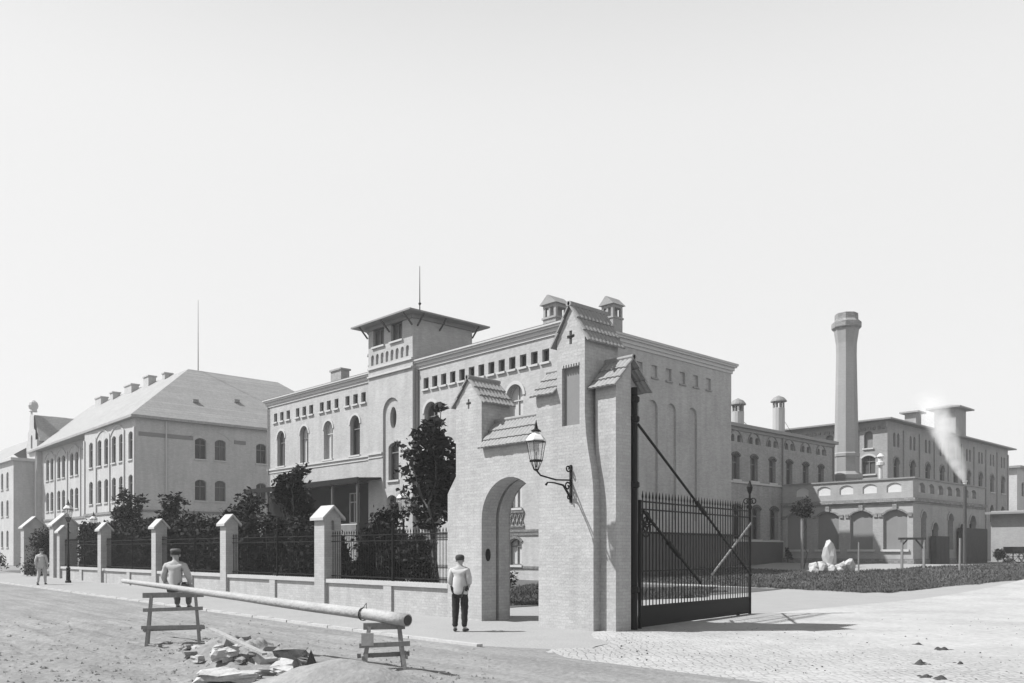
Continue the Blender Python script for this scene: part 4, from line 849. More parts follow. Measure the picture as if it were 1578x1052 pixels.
for i, (xb, xa) in enumerate(ends):
    zc = .93 + .012 * i; z0 = gz((xa + xb) / 2, 14.6); t = thing('dwarf_wall', wlab[i], 'low wall', ((xa + xb) / 2, 14.6, z0), 'low wall bays of the street fence')
    q = MB(); q.box(xa, xb, YW + .06, YW + .4, z0 - .3, zc - .12); q.build('panel', 'gate_brick', t)
    q = MB(); q.box(xa, xb, YW - .02, YW + .46, zc - .12, zc); q.build('coping', 'kerbstone', t)
    xm = (xa + xb) / 2 + .3; q = MB(); q.box(xm - .2, xm + .2, YW - .01, YW + .059, z0 - .3, zc - .121); q.build('pilaster', 'gate_brick', t)
    if i: q = MB(); q.box(xb - .16, xb, YW + .0, YW + .059, z0 - .3, zc - .121); 
    t = thing('iron_railing', rlab[i], 'railing', ((xa + xb) / 2, 14.8, zc), 'railing bays of the street fence')
    q = MB(); yr = YW + .22
    for z in (zc + .1, zc + 1.2, zc + 1.38): q.bar((xa, yr, z), (xb, yr, z), .03, .03)
    q.build('rail', 'iron', t); q = MB(); x = xa + .07
    while x < xb: q.tube([(x, yr, zc), (x, yr, zc + 1.42)], .010, 5, False); q.lathe((x, yr, zc + 1.42), [(.01, 0), (.022, .04), (.002, .13)], 5); x += .135
    o = q.build('bars', 'iron', t); q = MB(); q.tube([(xm, yr - .03, zc), (xm, yr - .03, zc + 1.75)], .028, 8); q.lathe((xm, yr - .03, zc + 1.75), [(.02, 0), (.05, .05), (.01, .13)], 8); q.tube([(xm, yr, zc + 1.3), (xm, yr + .5, zc + .0)], .015, 5); q.build('post', 'iron', t)

# ================================================================== VEGETATION
def leaves(name, parent, blobs, n, size, m='leaf', seed=1, aspect=.45, core=.35):
    rg = np.random.default_rng(seed); V = []; tot = sum(b[3] * b[4] * b[5] for b in blobs) ; P = []
    for bl in blobs:
        k = max(8, int(n * bl[3] * bl[4] * bl[5] / tot)); d = rg.normal(size=(k, 3)); d /= np.linalg.norm(d, axis=1)[:, None]
        r = (core + (1 - core) * rg.random(k) ** .6)[:, None]; wob = 1 + .28 * np.sin(d[:, :1] * 7 + bl[0]) * np.cos(d[:, 1:2] * 6 + bl[1]) + .15 * np.sin(d[:, 2:] * 9)
        P.append(d * r * wob * np.array(bl[3:6]) + np.array(bl[:3]))
    P = np.concatenate(P); k = len(P)
    # clump: pull towards random attractors
    at = P[rg.integers(0, k, max(6, k // 60))]; idx = rg.integers(0, len(at), k)
    dd = np.linalg.norm(P - at[idx], axis=1)[:, None]; near = (dd < size * 9); P = np.where(near, P + (at[idx] - P) * .45, P)
    a = rg.normal(size=(k, 3)); a[:, 2] *= .6; a /= np.linalg.norm(a, axis=1)[:, None]; b = rg.normal(size=(k, 3)); b -= a * (a * b).sum(1)[:, None]; b /= np.linalg.norm(b, axis=1)[:, None]
    s = (size * (.55 + .9 * rg.random(k)))[:, None]; 
    q = np.stack([P - a * s * .5, P + b * s * .5 * aspect, P + a * s * .5, P - b * s * .5 * aspect], 1).reshape(-1, 3)
    org = ORG.get(parent, Vector((0, 0, 0))); q -= np.array(org)
    me = bpy.data.meshes.new(name); me.vertices.add(4 * k); me.vertices.foreach_set('co', q.ravel()); me.loops.add(4 * k); me.loops.foreach_set('vertex_index', np.arange(4 * k, dtype=np.int32)); me.polygons.add(k); me.polygons.foreach_set('loop_start', np.arange(0, 4 * k, 4, dtype=np.int32)); me.update(calc_edges=True)
    ob = link_mesh(name, me, m, parent); KIDS.setdefault(parent, []).append(ob); return ob
def limb(mb, a, b, r0, r1, seed, n=5):
    rg = random.Random(seed); a = Vector(a); b = Vector(b); P = []; Rr = []; L = (b - a).length
    for i in range(n + 1):
        t = i / n; P.append(a.lerp(b, t) + Vector((rg.uniform(-1, 1), rg.uniform(-1, 1), rg.uniform(-.4, .6))) * L * .05 * (0 < i < n)); Rr.append(r0 + (r1 - r0) * t)
    mb.tube(P, Rr, 6); return P
def tree(label, x, y, h, blobs, n, size, tr=.09, m='leaf', seed=1, name='tree', group='young trees in the front garden', trunk_to=.8):
    z = gz(x, y); t = thing(name, label, 'tree', (x, y, z), group); q = MB(); P = limb(q, (x, y, z - .05), (x + .05, y, z + h * trunk_to), tr, tr * .3, seed, 7)
    for i, b in enumerate(blobs):
        k = P[min(6, 2 + i % 4)]; limb(q, k, (b[0] + x, b[1] + y, b[2] + z), tr * .4, tr * .12, seed + i)
        rg = random.Random(seed * 31 + i)
        for _ in range(4): limb(q, (b[0] + x, b[1] + y, b[2] + z - .15), (b[0] + x + rg.uniform(-1, 1) * b[3], b[1] + y + rg.uniform(-1, 1) * b[4], b[2] + z + rg.uniform(-.4, .9) * b[5]), tr * .14, .006, rg.randint(0, 999), 3)
    q.build('trunk', 'bark', t); leaves('crown', t, [(b[0] + x, b[1] + y, b[2] + z, b[3], b[4], b[5]) for b in blobs], n, size, m, seed); return t
# big tree left of gateway
bb = []; rg = random.Random(4)
for k, (px, zz, rr) in enumerate([(.35, 6.5, .35), (.25, 6.0, .5), (-.3, 5.6, .6), (.5, 5.3, .6), (-.5, 4.9, .55), (.1, 4.8, .75), (.7, 4.4, .6), (-.75, 4.3, .5), (-.2, 4.0, .75), (-.9, 3.7, .45), (.5, 3.5, .7), (-.5, 3.1, .55), (.1, 2.7, .6), (-.95, 5.3, .25), (.7, 2.9, .5), (-.85, 2.7, .35)]):
    bb.append((px * .686, px * .728 + rg.uniform(-.5, .5), zz, rr * .72, rr * .72, rr * .36))
tree('tall feathery dark-leaved tree crowding the left side of the gateway', -22.3, 17.6, 6.9, bb, 3300, .25, .10, m='leaf_mid', seed=11, group=None, trunk_to=.9)
def ctree(label, x, y, h, r, seed, n=3500, size=.2, m='leaf', low=.45):
    rg = random.Random(seed); bl = []
    for k in range(15):
        t = rg.random(); zz = h * (low + (1 - low) * t) - r * .2; a = rg.random() * 6.28; rr = r * (1.15 - .5 * t) * rg.uniform(.2, 1.0); s = r * rg.uniform(.25, .5); bl.append((rr * math.cos(a), rr * math.sin(a), zz, s, s, s * .8))
    return tree(label, x, y, h, bl, n, size, .07, m, seed)
ctree('leafy rounded young tree in front of the light-roofed building corner', -52.0, 18.0, 5.4, 1.0, 21, 2000, .26, m='leaf_mid')
ctree('bushy young tree against the grey side wall of the light-roofed building', -45.2, 18.0, 4.7, .85, 22, 1700, .24, m='leaf_mid')
ctree('dark young tree standing before the veranda, right of the second pillar', -33.2, 18.5, 5.5, 1.1, 23, 2800, .24, low=.55)
ctree('drooping young tree left of the veranda, above the hedge end', -38.6, 18.6, 4.4, 1.1, 24, 1500, .24)
ctree('thin young tree with sparse leaves behind the third bay of railings', -41.4, 17.8, 3.6, .7, 25, 700, .2)
ctree('spreading young tree behind the second bay of railings', -35.9, 17.4, 4.3, 1.2, 26, 2000, .22)
ctree('slim young tree between the nearest pillar and the big feathery tree', -26.6, 18.6, 3.6, .8, 27, 1500, .18)
# hedge
hd = thing('hedge', 'tall clipped dark hedge behind the left railings', 'hedge', (-43, 15.6, .1))
rg = np.random.default_rng(5); bl = []
for x in np.arange(-51.9, -33.2, .55): 
    for zz in (.9, 1.6, 2.3, 2.72): bl.append((x, 15.75, zz + .12 * math.sin(x * 3) + .1 * math.sin(x * 1.3), .5, .45, .55))
leaves('foliage', hd, bl, 85000, .17, 'leaf_mid', 5, .7, .15)
q = MB()
for x in np.arange(-51.8, -33.3, .6): limb(q, (x, 15.75, .05), (x + .1, 15.8, 2.5), .025, .01, int(x * 10) % 997, 3)
q.build('stems', 'bark', hd)
# shrubs behind the railings
slab = ['low dark shrub', 'broad dark shrub', 'dense round shrub', 'straggling shrub', 'tall leafy shrub']
shp = [(-32.9, 16.2, 3.1, 1.15), (-31.6, 16.6, 3.1, 1.15), (-30.3, 16.2, 2.9, 1.1), (-29.0, 16.5, 3.0, 1.15), (-27.7, 16.1, 2.7, 1.05), (-26.5, 16.5, 2.7, 1.0), (-25.0, 17.6, 2.6, 1.0), (-23.7, 16.3, 2.8, 1.0), (-22.6, 15.9, 2.8, .95), (-21.6, 16.4, 2.5, .85), (-20.7, 15.9, 1.6, .6), (-24.6, 16.0, 1.5, .65), (-28.3, 15.5, 1.5, .6), (-30.9, 15.5, 1.5, .6)]
where = ['at the hedge end', 'right of the hedge end', 'third from the hedge end', 'in the middle of the second railing bay', 'right of the middle of the second bay', 'left of the nearest pillar', 'behind the nearest pillar', 'right of the nearest pillar', 'around the garden lamp post', 'left of the feathery tree trunk', 'at the feathery tree foot', 'low at the nearest pillar foot', 'low in front of the second bay', 'low behind the second pillar']
for i, (x, y, h, r) in enumerate(shp):
    z = gz(x, y); t = thing('shrub', slab[i % 5] + ' ' + where[i], 'shrub', (x, y, z), 'garden shrubs behind the railings'); rr = random.Random(i + 50); bl = []
    for k in range(8): a = rr.random() * 6.28; q_ = rr.random() * r * .6; s = r * rr.uniform(.35, .55); bl.append((x + q_ * math.cos(a), y + q_ * math.sin(a), z + h * (.15 + .7 * k / 7), s, s, s * .9))
    leaves('foliage', t, bl, 6500 if h > 1.7 else 2600, .19, 'leaf' if i % 3 else 'leaf_mid', i + 60, .5, .1); q = MB()
    for k in range(6): a = rr.random() * 6.28; limb(q, (x + .1 * math.cos(a), y + .1 * math.sin(a), z), (x + r * .6 * math.cos(a), y + r * .6 * math.sin(a), z + h * rr.uniform(.6, 1.05)), .02, .006, i * 9 + k, 4)
    q.build('stems', 'bark', t)
def bushes(name, label, x, y, h, r, n, seed, size=.14, m='leaf_mid', grp=None, cat='shrub'):
    z = gz(x, y); t = thing(name, label, cat, (x, y, z), grp); rr = random.Random(seed); bl = []
    for k in range(6): a = rr.random() * 6.28; q_ = rr.random() * r * .7; s = r * rr.uniform(.35, .55); bl.append((x + q_ * math.cos(a), y + q_ * math.sin(a), z + max(s * .3, h * rr.uniform(.15, .75)), s, s, min(s, h * .4)))
    leaves('foliage', t, bl, n, size, m, seed); q = MB()
    for k in range(4): a = rr.random() * 6.28; limb(q, (x, y, z), (x + r * .5 * math.cos(a), y + r * .5 * math.sin(a), z + h * .7), .02, .006, seed + k, 3)
    q.build('stems', 'bark', t)
bushes('shrub', 'low bush seen through the wicket arch, left one', -25.6, 23.6, .9, 1.0, 1800, 81); bushes('shrub', 'low bush seen through the wicket arch, behind the other', -24.4, 25.2, .9, 1.1, 1800, 82); bushes('shrub', 'low bush seen through the wicket arch, at its right jamb', -23.0, 24.6, .8, 1.0, 1600, 83)
bushes('ivy', 'ivy grown thick over the left garden gate', -57.2, 15.6, 3.0, 1.9, 6000, 84, .16, 'leaf_mid', cat='ivy')
bushes('shrub', 'grey bush by the foot of the leftmost gate pillar', -66.0, 13.5, 1.5, 1.6, 2500, 85, .18, 'leaf_mid')
bushes('shrub', 'small bush against the shed wall, left of the carts', -24.6, 79.8, 1.4, 1.0, 900, 86, .2)
bushes('shrub', 'dark bush beside the workshop plinth corner', -33.6, 61.0, 1.5, .5, 500, 87, .18)
# young tree on the lawn before the terrace
z = gz(-26.9, 50.6); t = thing('sapling', 'young staked tree on the lawn in front of the terrace wing', 'tree', (-26.9, 50.6, z)); q = MB(); q.tube([(-26.9, 50.6, z), (-26.9, 50.6, z + 3.2)], .09, 7); q.build('stake', 'wood', t)
q = MB(); limb(q, (-26.85, 50.7, z), (-26.8, 50.7, z + 4.5), .05, .015, 5); q.build('trunk', 'bark', t); leaves('crown', t, [(-26.9, 50.6, z + 3.5, .75, .75, .5), (-26.6, 50.8, z + 4.2, .5, .5, .5), (-27.2, 50.4, z + 3.9, .5, .5, .4)], 420, .24, 'leaf', 9)

# ================================================================== BITS ON THE LAWN
def stick(x, y, h, r, label, m='wood', name='stake'):
    z = gz(x, y); q = MB(); q.tube([(x, y, z - .1), (x + .02, y, z + h)], [r, r * .85], 7); return tag(q.build(name, m), label, name.replace('_', ' '))
stick(-21.83, 47.51, 1.8, .05, 'thin wooden stake on the lawn right of the rock pile')
stick(-17.63, 50.91, 1.85, .07, 'pale wooden post on the lawn in front of the dark pole')
stick(-21.3, 62.4, 5.3, .13, 'tall dark timber pole by the terrace side doors', 'wood_dark', 'pole')
fr = thing('timber_frame', 'short wooden goal-like frame with braces on the lawn', 'timber frame', (-20.7, 51.6, .75))
a, b = Vector((-20.95, 51.27, gz(-20.95, 51.27))), Vector((-20.0, 52.05, gz(-20.2, 52.1)))
zt = a.z + 1.78
for p_ in (a, b): q = MB(); q.bar(p_, (p_.x, p_.y, zt), .12); q.build('post', 'wood', fr)
q = MB(); d_ = (b - a).normalized(); d_.z = 0; q.bar((a.x - d_.x * .2, a.y - d_.y * .2, zt + .06), (b.x + d_.x * .1, b.y + d_.y * .1, zt + .06), .14, .13); q.build('beam', 'wood_dark', fr)
q = MB(); q.bar((b.x, b.y, zt - .55), (b.x - d_.x * .45, b.y - d_.y * .45, zt), .08); q.bar((a.x, a.y, zt - .35), (a.x + d_.x * .3, a.y + d_.y * .3, zt), .07); q.build('brace', 'wood_dark', fr)
def rock(name, label, x, y, z, sx, sy, sz, m, seed, group=None, cat='rock', tilt=0, cube=.0):
    bm = bmesh.new()
    if cube: bmesh.ops.create_cube(bm, size=1.5); bmesh.ops.subdivide_edges(bm, edges=bm.edges[:], cuts=2, use_grid_fill=True)
    else: bmesh.ops.create_icosphere(bm, subdivisions=2, radius=1)
    M = Matrix.Rotation(seed * 1.7, 4, 'Z') @ Matrix.Rotation(tilt, 4, 'X')
    for v_ in bm.verts:
        c = v_.co.copy(); k = 1 + .32 * noise.noise(c * 1.1 + Vector((seed * 3.1, 0, 0))) + .28 * noise.noise(c * 3 + Vector((0, seed, 0)))
        v_.co = M @ Vector((c.x * sx * k, c.y * sy * k, c.z * sz * k))
    me = bpy.data.meshes.new(name); bm.to_mesh(me); bm.free(); o = link_mesh(name, me, m, None); o.location = (x, y, z); tag(o, label, cat, group); return o
z0 = gz(-23.6, 48.3)
rock('rock', 'tall pointed white boulder crowning the rock pile on the lawn', -23.95, 48.35, z0 + .95, .4, .4, .95, 'stone_white', 1, None)
rl = random.Random(12)
RLAB = ['left end', 'left front', 'foot of the pointed boulder', 'front middle', 'right of the pointed boulder', 'back left', 'right front', 'right shoulder', 'front right edge', 'right end', 'under the pointed boulder', 'far right tip']
for k in range(12):
    u = -1.05 + k * .2; x = -23.7 + .686 * u + rl.uniform(-.1, .1); y = 48.2 + .728 * u + rl.uniform(-.3, .1); s = rl.uniform(.28, .46)
    rock('rock', 'white rock of the lawn rock pile, ' + RLAB[k], x, y, gz(x, y) + .12 + rl.random() * .32, s, s * .8, s * .85, 'stone_white', k + 3, 'white rocks piled on the lawn')
# carts in front of the shed
def cart(x, y, a, label, two=True):
    z = gz(x, y); t = thing('hand_cart', label, 'cart', (0, 0, 0), 'carts parked by the shed', world=False)
    q = MB(); q.hexa([(-1, -.45, .7), (1, -.45, .7), (1, .45, .7), (-1, .45, .7), (-1.15, -.6, 1.25), (1.15, -.6, 1.25), (1.15, .6, 1.25), (-1.15, .6, 1.25)]); q.build('body', 'wood_dark', t)
    for sx in ((-.7, .7) if two else (0,)):
        for sy in (-.62, .62):
            q = MB(); n = 20; P = [(sx + .45 * math.cos(6.2832 * i / n), sy, .45 + .45 * math.sin(6.2832 * i / n)) for i in range(n + 1)]; q.tube(P, .035, 5, False)
            for k in range(8): q.tube([(sx, sy, .45), (sx + .44 * math.cos(k * .785), sy, .45 + .44 * math.sin(k * .785))], .018, 4)
            q.lathe((sx, sy, .4), [(.06, 0), (.06, .1)], 8); q.build('wheel', 'wood_dark', t)
    q = MB(); q.tube([(1, -.3, .75), (2.5, -.15, .55)], .04, 5); q.tube([(1, .3, .75), (2.5, .15, .55)], .04, 5); q.build('shaft', 'wood_dark', t)
    t.location = (x, y, z); t.rotation_euler = (0, 0, a)
cart(-22.2, 77.6, .9, 'dark four-wheeled cart in front of the shed wall'); cart(-19.6, 81.0 - 3.3, .2, 'dark two-wheeled cart at the right edge by the shed', False)
# dark board gate panels by the terrace side
for k, (y0, y1, h, lab) in enumerate(((64.4, 66.9, 2.75, 'dark board screen in front of the first terrace side door'), (69.7, 74.2, 2.8, 'wide dark board shed leaning on the terrace side wall'))):
    q = MB(); z = .95; q.box(XT + .12, XT + (.75 if k else .5), y0, y1, z - .05, z + h * (.72 if k == 0 else .95)); 
    for j in range(int((y1 - y0) / .25)): q.box(XT + (.751 if k else .501), XT + (.775 if k else .525), y0 + .02 + j * .25, y0 + .23 + j * .25, z - .05, z + h * (.70 if k == 0 else .93))
    tag(q.build('board_screen', 'wood_dark'), lab, 'board screen')

# ================================================================== LOG ON TRESTLES
La, Lb = Vector((-10.20, 7.505, .795)), Vector((-18.72, 6.40, 1.19))
lg = thing('log', 'long peeled pale log lying across two trestles', 'log', tuple((La + Lb) / 2))
q = MB(); P = []; Rr = []
for i in range(25):
    t = i / 24; P.append(La.lerp(Lb, t) + Vector((0, noise.noise((t * 4, 0, 0)) * .02, noise.noise((t * 4, 5, 0)) * .015))); Rr.append(.095 - .05 * t)
q.tube(P, Rr, 14); q.build('trunk', 'log', lg, smooth=True)
d_ = (La - Lb).normalized(); q = MB(); q.tube([La, La + d_ * .012], [.078, .074], 14); q.build('heartwood', 'wood_dark', lg)
q = MB(); pr_ = La.lerp(Lb, .115); 
for k in range(3): 
    c = pr_ + d_ * .012 * k; x_ = d_.cross(Vector((0, 0, 1))).normalized(); q.tube([c + (x_ * math.cos(a) + Vector((0, 0, 1)) * math.sin(a)) * .098 for a in [i * .3927 for i in range(17)]], .006, 4, False)
q.tube([pr_ + Vector((0, 0, .09)), pr_ + Vector((.05, .03, .17)), pr_ + Vector((.1, .0, .09))], .006, 4); tag(q.build('rope', 'wood_dark'), 'thin rope looped round the thick end of the log', 'rope')
def trestle(label, loc, rz, L, h, w_, legs_extra, seed):
    t = thing('trestle', label, 'trestle', (0, 0, 0), 'wooden trestles', world=False); rr = random.Random(seed)
    q = MB(); q.bar((-L / 2, 0, h - .05), (L / 2, 0, h - .05), .11, .10); q.build('beam', 'wood', t)
    for sx in (-1, 1):
        for sy in (-1, 1):
            q = MB(); q.bar((sx * L * .36, sy * .05, h - .06), (sx * (L * .36 + .08), sy * w_, -.03), .07, .055, (1, 0, 0)); q.build('leg', 'wood', t)
    def lp(sx, sy, z): k = (h - .06 - z) / (h - .03); return (sx * (L * .36 + .08 * k), sy * (.05 + (w_ - .05) * k) + sy * .04, z)
    for sy, zz in ((-1, (h * .36, h * .68) if legs_extra else (h * .55,)), (1, (h * .28,))):
        for z in zz: a, b = lp(-1, sy, z), lp(1, sy, z); e = .12; q = MB(); q.bar((a[0] - e, a[1], z), (b[0] + e, b[1], z + rr.uniform(-.02, .02)), .03, .07); q.build('rung', 'wood', t)
    for sx in (-1, 1): a, b = lp(sx, -1, h * .3), lp(sx, 1, h * .3); q = MB(); q.bar((a[0] + sx * .05, a[1], a[2]), (b[0] + sx * .05, b[1], b[2] + .02), .03, .06); q.build('rung', 'wood', t)
    if not legs_extra: q = MB(); a, b = lp(-1, -1, h * .55), lp(-1, -1, h * .95); q.box(a[0] - .09, a[0] + .09, a[1] - .03, a[1] - .005, a[2], b[2] - .1); o = q.build('board', 'stone_white', t); o['label'] = 'pale board nailed to the leg'
    t.location = loc; t.rotation_euler = (0, 0, rz); return t
trestle('tall ladder-like wooden trestle under the seated man and the thin end of the log', (-16.85, 6.72, rough(-16.85, 6.72)), R(66), 1.12, 1.03, .30, True, 1)
trestle('short stout trestle under the thick end of the log', (-10.70, 7.44, rough(-10.7, 7.44)), R(58), .62, .72, .24, False, 2)

# ================================================================== RUBBLE, SAND, CLODS
rr = random.Random(21)
cx, cy = -13.7, 6.55
RPOS = []
i = 0
while len(RPOS) < 46:
    u = rr.gauss(0, 1.15); v_ = rr.gauss(0, .5); x = cx + u * .93 - v_ * .36; y = cy + u * .05 + v_ * 1.0 - u * .1
    if abs(u) > 2.4 or abs(v_) > 1.1: continue
    f_ = (-.7278 * x + .6857 * y); r_ = (.6858 * x + .728 * y) / f_ * 1320 + 789
    if r_ > 468 or r_ < 285 or f_ < 11.8: continue
    RPOS.append((x, y, u, v_))
for k, (x, y, u, v_) in enumerate(RPOS):
    hh = .30 * math.exp(-(u * u / 2.2 + v_ * v_ / .6)); s = rr.uniform(.05, .15)
    rock('stone', 'angular pale stone lying in the roadside rubble heap', x, y, hh * rr.uniform(.5, 1) + s * .3, s * rr.uniform(1, 1.5), s, s * rr.uniform(.4, .8), 'stone' if k % 3 else 'stone_white', k + 31, 'broken stones of the rubble heap', 'stone', rr.uniform(-.5, .5), cube=1)
# heap of earth under the stones
def heap(name, label, m, cx, cy, ax, ay, ang, h, seed, bumps=.3, cat='heap'):
    V = []; Fc = []; n, k = 40, 64
    for i in range(n + 1):
        r = i / n
        for j in range(k):
            a = 2 * math.pi * j / k; u, v_ = r * math.cos(a) * ax, r * math.sin(a) * ay; x = cx + u * math.cos(ang) - v_ * math.sin(ang); y = cy + u * math.sin(ang) + v_ * math.cos(ang)
            z = h * (math.cos(min(1, r) * math.pi) * .5 + .5) * (1 + bumps * noise.noise((x * 2.5, y * 2.5, seed))) + bumps * .1 * noise.noise((x * 9, y * 9, seed)) * (1 - r) - .05 * r
            V.append((x, y, z))
    for i in range(n):
        for j in range(k): Fc.append((i * k + j, i * k + (j + 1) % k, (i + 1) * k + (j + 1) % k, (i + 1) * k + j))
    q = MB(); q.v = V; q.f = Fc; o = q.build(name, m, smooth=True); tag(o, label, cat, kind='stuff'); return o
heap('earth_heap', 'heap of dug earth under the rubble stones', 'earth', -13.6, 6.55, 2.5, 1.1, R(-4), .33, 3, .9)
heap('sand_heap', 'smooth pale heap of sand at the bottom edge of the picture', 'sand', -9.2, 5.75, 2.0, 1.4, R(45), .45, 8, .12)
def slab(label, x, y, z, a, l_, w_, h_, m, tx=0, ty=0, name='stone_slab', cat='stone slab'):
    q = MB(); bm = bmesh.new(); bmesh.ops.create_cube(bm, size=1); bmesh.ops.subdivide_edges(bm, edges=bm.edges[:], cuts=3, use_grid_fill=True)
    for v2 in bm.verts: c = v2.co; k = noise.noise(c * 3 + Vector((x, y, 0))) * .13; k2 = noise.noise(c * 6 + Vector((y, x, 3))) * .06; v2.co = Vector((c.x * l_ + k + k2, c.y * w_ + k * .7 - k2, c.z * h_ + k * .35 + k2 * .4))
    me = bpy.data.meshes.new(name); bm.to_mesh(me); bm.free(); o = link_mesh(name, me, m, None); o.location = (x, y, z); o.rotation_euler = (tx, ty, a); tag(o, label, cat); return o
def cw(px, f, z):  # place given sideways offset and distance from the street corner
    r = (px - 789) / 1320 * f; return (.6858 * r - .7278 * f, .728 * r + .6857 * f, z)
slab('large white cut slab lying flat at the near edge of the rubble', *cw(352, 11.75, .10), R(52), .72, .34, .12, 'stone_white', .05, .04)
slab('squared stone block in the middle of the rubble heap', *cw(440, 13.6, .20), R(50), .62, .22, .17, 'stone', .08, .1)
slab('white block with a chipped corner in front of the plank', *cw(345, 13.4, .20), R(70), .36, .22, .17, 'stone_white', .2, .0)
slab('tilted pale slab beside the sand heap', *cw(452, 11.9, .16), R(20), .5, .3, .10, 'stone_white', .35, .25)
slab('leaning slab edge between rubble and sand heap', *cw(478, 11.5, .17), R(95), .5, .12, .3, 'stone', .2, .3)
q = MB(); a, b = Vector(cw(324, 13.7, .57)), Vector(cw(408, 12.9, .26)); q.bar(a, b, .10, .035); tag(q.build('plank', 'log'), 'bright plank resting slantwise on the rubble heap', 'plank')
q = MB(); c = Vector(cw(477, 11.15, .33)); q.add([c + Vector((-.08, 0, 0)), c + Vector((.09, .03, 0)), c + Vector((0, .12, -.02)), c + Vector((.005, .02, .20))], [(0, 1, 3), (1, 2, 3), (2, 0, 3), (0, 2, 1)]); tag(q.build('iron_wedge', 'iron'), 'black pointed wedge sticking up beside the sand heap', 'wedge')
# scattered clods
def scatter(name, label, m, n, region, smin, smax, seed, cat):
    rg = random.Random(seed); V = []; Fc = []
    base = [Vector(v_) for v_ in ((1, 0, 0), (-1, 0, 0), (0, 1, 0), (0, -1, 0), (0, 0, 1), (0, 0, -1))]; fb = [(0, 2, 4), (2, 1, 4), (1, 3, 4), (3, 0, 4), (2, 0, 5), (1, 2, 5), (3, 1, 5), (0, 3, 5)]
    for _ in range(n):
        x, y = region(rg); s = smin + (smax - smin) * rg.random() ** 3; z = gz(x, y) + rough(x, y) + (.02 if y > 10.9 else 0); M = Matrix.Rotation(rg.random() * 6, 3, 'Z'); k = len(V)
        for b in base: q_ = M @ Vector((b.x * s * rg.uniform(.7, 1.3), b.y * s * rg.uniform(.6, 1.1), b.z * s * rg.uniform(.4, .8))); V.append((x + q_.x, y + q_.y, z + q_.z))
        Fc += [tuple(i + k for i in f_) for f_ in fb]
    q = MB(); q.v = V; q.f = Fc; tag(q.build(name, m, fixn=False), label, cat, kind='stuff')
def near_reg(rg):
    while True:
        f_ = rg.uniform(11.6, 22); px = rg.uniform(-30, 760); x, y, _ = cw(px, f_, 0)
        if y < 10.3 and rg.random() < (.15 + .85 * math.exp(-(f_ - 11.6) / 2.6)): return x, y
scatter('clods', 'loose clods and pebbles over the unmade street', 'earth', 1500, near_reg, .008, .055, 3, 'clods')
def drive_reg(rg):
    while True:
        f_ = rg.uniform(11.8, 24); px = rg.uniform(900, 1600); x, y, _ = cw(px, f_, 0)
        if y > 11.2 and x > -12 and noise.noise((x * .6, y * .6, 4)) > -.05: return x, y
scatter('pebbles', 'small dark pebbles and crumbs strewn over the drive', 'dung', 420, drive_reg, .006, .028, 8, 'pebbles')
def heap_reg(rg):
    while True:
        x, y = rg.gauss(-14.6, 1.3), rg.gauss(6.6, .5)
        if y < 9: return x, y
scatter('gravel', 'broken stone chips round the rubble heap', 'stone', 500, heap_reg, .015, .07, 4, 'gravel')
for k, (x, y, s, lab) in enumerate(((-6.6, 16.89, .10, 'smallest dung patch farthest out on the drive'), (-5.94, 16.34, .20, 'flat dung patch on the drive, right of the smallest'), (-5.43, 14.03, .17, 'dark dung patch left of another on the drive'), (-5.13 + .1, 14.5, .15, 'dark dung lump right of another on the drive'), (-4.7, 12.6, .22, 'nearest dung patch at the lower right'))):
    o = heap('dung', lab, 'dung', x, y, s * 2.0, s * 1.3, k * .7, .035 + s * .04, 3 + k * 5, 1.3, 'dung'); del o['kind']; o['group'] = 'dung patches on the drive'
    for v_ in o.data.vertices: v_.co.z += gz(x, y) + .018

# ================================================================== PEOPLE
def skin_mesh(name, nodes, edges, m, parent, sub=2, root=None):
    names = list(nodes); me = bpy.data.meshes.new(name); me.from_pydata([nodes[k][:3] for k in names], [(names.index(a), names.index(b)) for a, b in edges], [])
    ob = bpy.data.objects.new(name + '_tmp', me); COL.objects.link(ob); md = ob.modifiers.new('s', 'SKIN'); md.use_smooth_shade = True; md.branch_smoothing = .4
    sv = me.skin_vertices[0].data
    for i, k in enumerate(names):
        r = nodes[k][3]; sv[i].radius = r if hasattr(r, '__len__') else (r, r); sv[i].use_root = (k == (root or names[0]))
    if sub: ss = ob.modifiers.new('d', 'SUBSURF'); ss.levels = sub; ss.render_levels = sub
    dg = bpy.context.evaluated_depsgraph_get(); nm = bpy.data.meshes.new_from_object(ob.evaluated_get(dg)); bpy.data.objects.remove(ob)
    if name in ('shirt', 'trousers'):
        for v_ in nm.vertices:
            c = v_.co; k = noise.noise(Vector((c.x * 9, c.y * 9, c.z * 16))) * .012 + noise.noise(Vector((c.x * 22, c.y * 22, c.z * 40 + 5))) * .006; v_.co = c + v_.normal * k
    o = link_mesh(name, nm, m, parent, True); KIDS.setdefault(parent, []).append(o); return o
